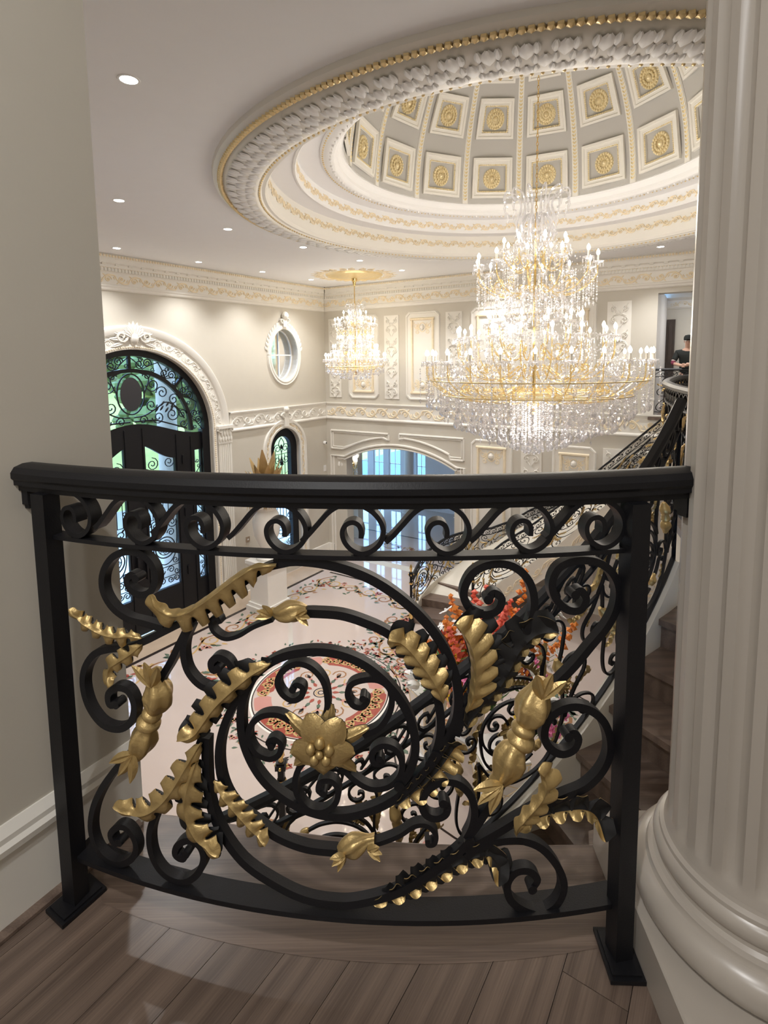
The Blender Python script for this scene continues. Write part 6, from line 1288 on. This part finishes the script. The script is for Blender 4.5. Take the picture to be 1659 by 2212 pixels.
for i in range(46):
    a = i * 2.4; tilt = .1 + .9 * (i / 46); L_ = 1.15 - .55 * (i / 46); ca, sa = cos(a), sin(a)
    def mpp(x, y, n, ca=ca, sa=sa, tilt=tilt): h_ = x * cos(tilt); r_ = x * sin(tilt) + n; return (r_ * ca - y * sa, r_ * sa + y * ca, h_ + .02)
    petal(mb, 0, 0, 0, L_ * (.8 + .4 * random.random()), .24, .03, mpp, 0, 0, .12, 6)
mb.build('gilded_leaves', DG, gt)
for j, (x, y, z) in enumerate(((.35, -.25, .18), (.28, .2, .3), (-.3, -.42, .15), (.1, -.38, .12))):
    mb = MB()
    for i in range(40):
        u = random.random() * 2 - 1; a = random.random() * 6.28; q = math.sqrt(1 - u * u); d = np.array([q * cos(a), q * sin(a), u]); mb.tube([d * .02, d * .2], [.018, .002], 4, caps=False)
    mb.ball((0, 0, 0), .07, 8, 6); link('spiky_bloom', mb.data('spiky_bloom', DG), gt, loc=(x, y, z))
# ================================================================== SMALL WALL FITTINGS
def fitting(name, label, cat, mp, u, z, parts):
    q = mp(u, z, 0); t = thing(name, label, cat, q)
    for nm, m, fn in parts:
        mb = MB(); fn(mb); mb.v = [(a - q[0], b - q[1], c - q[2]) for a, b, c in mb.v]; mb.build(nm, m, t)
u, z = wL(699, 956)
fitting('security_camera', 'small white dome camera on the wall beside the corner', 'camera', mapL, u, z, [('housing', WHITE, lambda mb: mb.ball(mapL(u, z, .05), .055, 12, 8)), ('lens', IRON, lambda mb: mb.ball(mapL(u - .01, z - .005, .085), .03, 10, 6))])
u2, z2 = wL(706, 1010); u2 = max(u2, .12)
fitting('wall_switch', 'white switch plate on the wall beside the corner, below the camera', 'switch', mapL, u2, z2, [('plate', WHITE, lambda mb: mb.boxm(mapL, u2 - .05, u2 + .05, z2 - .09, z2 + .09, 0, .012)), ('rocker', TRIM, lambda mb: mb.boxm(mapL, u2 - .02, u2 + .02, z2 - .045, z2 + .045, .012, .02))])
u3, z3 = wL(535, 1165)
fitting('wall_outlet', 'small brown control plate on the wall between the door and the pedestal', 'switch', mapL, u3, z3, [('plate', mat('brown_plate', (.32, .24, .17), .4), lambda mb: mb.boxm(mapL, u3 - .06, u3 + .06, z3 - .07, z3 + .07, 0, .015)), ('button', TRIM, lambda mb: mb.boxm(mapL, u3 - .02, u3 + .02, z3 - .02, z3 + .02, .015, .022))])
ta, za = wB(762, 1000, -1.6)
q = mapB(ta, za, -1.6); sw = thing('wall_sconce', 'antique gold two-light crystal sconce on the pier inside the arch', 'sconce', q)
mb = MB(); mb.boxm(lambda a, b, c: tuple(np.array(mapB(ta + a, za + b, -1.6 + c)) - np.array(q)), -.25, .15, -3.1, 1.0, -.35, -.05); tag(mb.build('wall_pier', PAINT, None, smooth=False), 'plain cream wall pier inside the arch carrying the sconce', 'pier').location = q; 
mb = MB(); mb.tube(cr([(0, 0, -.5), (.03, 0, -.2), (0, 0, .1)], 5), [.012] * 11, 6); mb.ball((0, 0, -.05), .07, 8, 6)
for sx in (-1, 1): mb.tube(cr([(0, 0, -.1), (sx * .09, -.03, -.18), (sx * .16, -.04, .05)], 5), .012, 5)
mb.build('bracket', BRASS, sw)
for sx in (-1, 1):
    c_ = link('candle', bpy.data.meshes['candle'], sw, loc=(sx * .16, -.04, .05)); c_.scale = (1.6,) * 3; b_ = link('bulb', bpy.data.meshes['bulb'], c_)
mb = MB()
for i in range(14): mb.octa((.16 * cos(i), .03 * sin(i) - .05, -.15 - .025 * (i % 7)), .018, .035)
mb.build('crystal_drops', CRYS, sw, smooth=False, kind='stuff')
lamp('sconce_glow', 'POINT', (q[0], q[1] - .1, q[2] + .3), 6, WARM, .06, sw)
# ================================================================== THE PERSON ON THE FAR GALLERY
SKIN = mat('skin', (.58, .36, .27), .5); SHIRT = mat('black_shirt', (.012, .015, .014), .8); MAROON = mat('maroon_sleeve', (.16, .02, .05), .8); TROUS = mat('dark_trousers', (.02, .02, .025), .8); HAIR = mat('dark_hair', (.02, .016, .014), .6); EYEW = mat('eye_white', (.8, .8, .78), .3)
pt_, _ = wB(1487, 760, -.45); pq = mapB(pt_, 0, -.42)
man = thing('person', 'person in black short sleeved shirt and cap leaning folded arms on the far railing', 'person', pq); man.rotation_euler = (0, 0, math.atan2(mB[1], mB[0]) + PI / 2)
def skin(name, V, E_, R, m, parent=man, sub=2):
    me = bpy.data.meshes.new(name); me.from_pydata(V, E_, []); me.materials.append(m); o = bpy.data.objects.new(name, me); COL.objects.link(o); o.parent = parent
    md_ = o.modifiers.new('skin', 'SKIN'); md_.use_smooth_shade = True; me.skin_vertices or None
    for v, r in zip(me.skin_vertices[0].data, R): v.radius = (r, r) if not isinstance(r, tuple) else r
    me.skin_vertices[0].data[0].use_root = True
    sb = o.modifiers.new('sub', 'SUBSURF'); sb.levels = sub; sb.render_levels = sub; return o
# local axes: x to the person's left seen from the hall, -y towards the hall
V = [(0, 0, .92), (0, -.02, 1.10), (0, -.05, 1.28), (0, -.08, 1.40), (0, -.10, 1.47), (0, -.13, 1.56), (0, -.14, 1.64),
     (-.19, -.08, 1.37), (-.27, -.16, 1.14), (-.10, -.36, 1.10), (.04, -.38, 1.11), (.19, -.08, 1.37), (.27, -.16, 1.14), (.12, -.38, 1.12), (-.02, -.40, 1.13),
     (-.09, 0, .86), (-.10, -.02, .47), (-.10, .01, .09), (-.11, -.14, .05), (.09, 0, .86), (.10, .0, .47), (.10, .03, .09), (.11, -.12, .05)]
E_ = [(0, 1), (1, 2), (2, 3), (3, 4), (4, 5), (5, 6), (3, 7), (7, 8), (8, 9), (9, 10), (3, 11), (11, 12), (12, 13), (13, 14), (0, 15), (15, 16), (16, 17), (17, 18), (0, 19), (19, 20), (20, 21), (21, 22)]
R = [(.11, .075), (.11, .075), (.12, .08), (.085, .06), .05, (.070, .085), (.062, .075), .058, .042, .032, .034, .058, .042, .032, .034, .08, .055, .04, .035, .08, .055, .04, .035]
body = skin('body', V, E_, R, SKIN)
skin('shirt', [(0, 0, .84), (0, -.02, 1.10), (0, -.05, 1.28), (0, -.08, 1.40), (0, -.09, 1.45), (-.19, -.08, 1.37), (-.255, -.145, 1.18), (.19, -.08, 1.37), (.255, -.145, 1.18)], [(0, 1), (1, 2), (2, 3), (3, 4), (3, 5), (5, 6), (3, 7), (7, 8)], [(.175, .12), (.162, .118), (.185, .135), (.165, .125), .075, .072, .060, .072, .060], SHIRT)
for sx in (-1, 1):
    skin('sleeve', [(sx * .25, -.14, 1.20), (sx * .27, -.16, 1.14), (sx * .22, -.23, 1.125)], [(0, 1), (1, 2)], [.058, .054, .046], MAROON)
    skin('cuff', [(sx * .250, -.138, 1.205), (sx * .257, -.146, 1.185)], [(0, 1)], [.064, .063], WHITE, sub=1)
    skin('trouser_leg', [(sx * .075, 0, .93), (sx * .10, -.01, .47), (sx * .10, .01, .10)], [(0, 1), (1, 2)], [.118, .078, .06], TROUS)
    skin('shoe', [(sx * .10, .04, .045), (sx * .105, -.06, .045), (sx * .11, -.18, .04)], [(0, 1), (1, 2)], [.042, .045, .036], HAIR)
    for k in range(5):                                   # fingers folded over the rail
        fx = sx * (.02 - .0) + (-sx) * .0; bx = (.05 if sx < 0 else -.03); skin('finger', [(bx, -.385 - .012 * 0, 1.135 - k * .017), (bx + (-sx) * .045, -.395, 1.137 - k * .017), (bx + (-sx) * (.07 - .006 * abs(k - 2)), -.375, 1.13 - k * .017)], [(0, 1), (1, 2)], [.0095, .009, .008], SKIN, sub=1)
    mb = MB(); mb.ball((sx * .028, -.212, 1.615), .010, 8, 6); mb.build('eye', EYEW, man); mb = MB(); mb.ball((sx * .028, -.221, 1.615), .005, 6, 5); mb.build('iris', HAIR, man)
    mb = MB(); mb.ball((sx * .073, -.135, 1.60), .022, 8, 6, (.4, .7, 1.2)); mb.build('ear', SKIN, man); mb = MB(); mb.boxm(lambda a, b, c: (sx * a, c, b), .014, .042, 1.633, 1.640, -.222, -.212); mb.build('eyebrow', HAIR, man)
mb = MB(); mb.lathe([(.001, .03), (.012, .02), (.014, -.005), (.001, -.012)], (0, -.222, 1.590), 8); mb.build('nose', SKIN, man)
mb = MB(); mb.ball((0, -.215, 1.553), .016, 8, 5, (1.3, .5, .35)); mb.build('mouth', mat('lips', (.45, .2, .17), .5), man)
mb = MB(); mb.lathe([(.086, -.03), (.088, .0), (.084, .04), (.06, .072), (.001, .085)], (0, -.135, 1.66), 20); mb.ball((0, -.235, 1.655), .06, 12, 4, (1.15, 1.0, .12)); mb.build('cap', SHIRT, man)
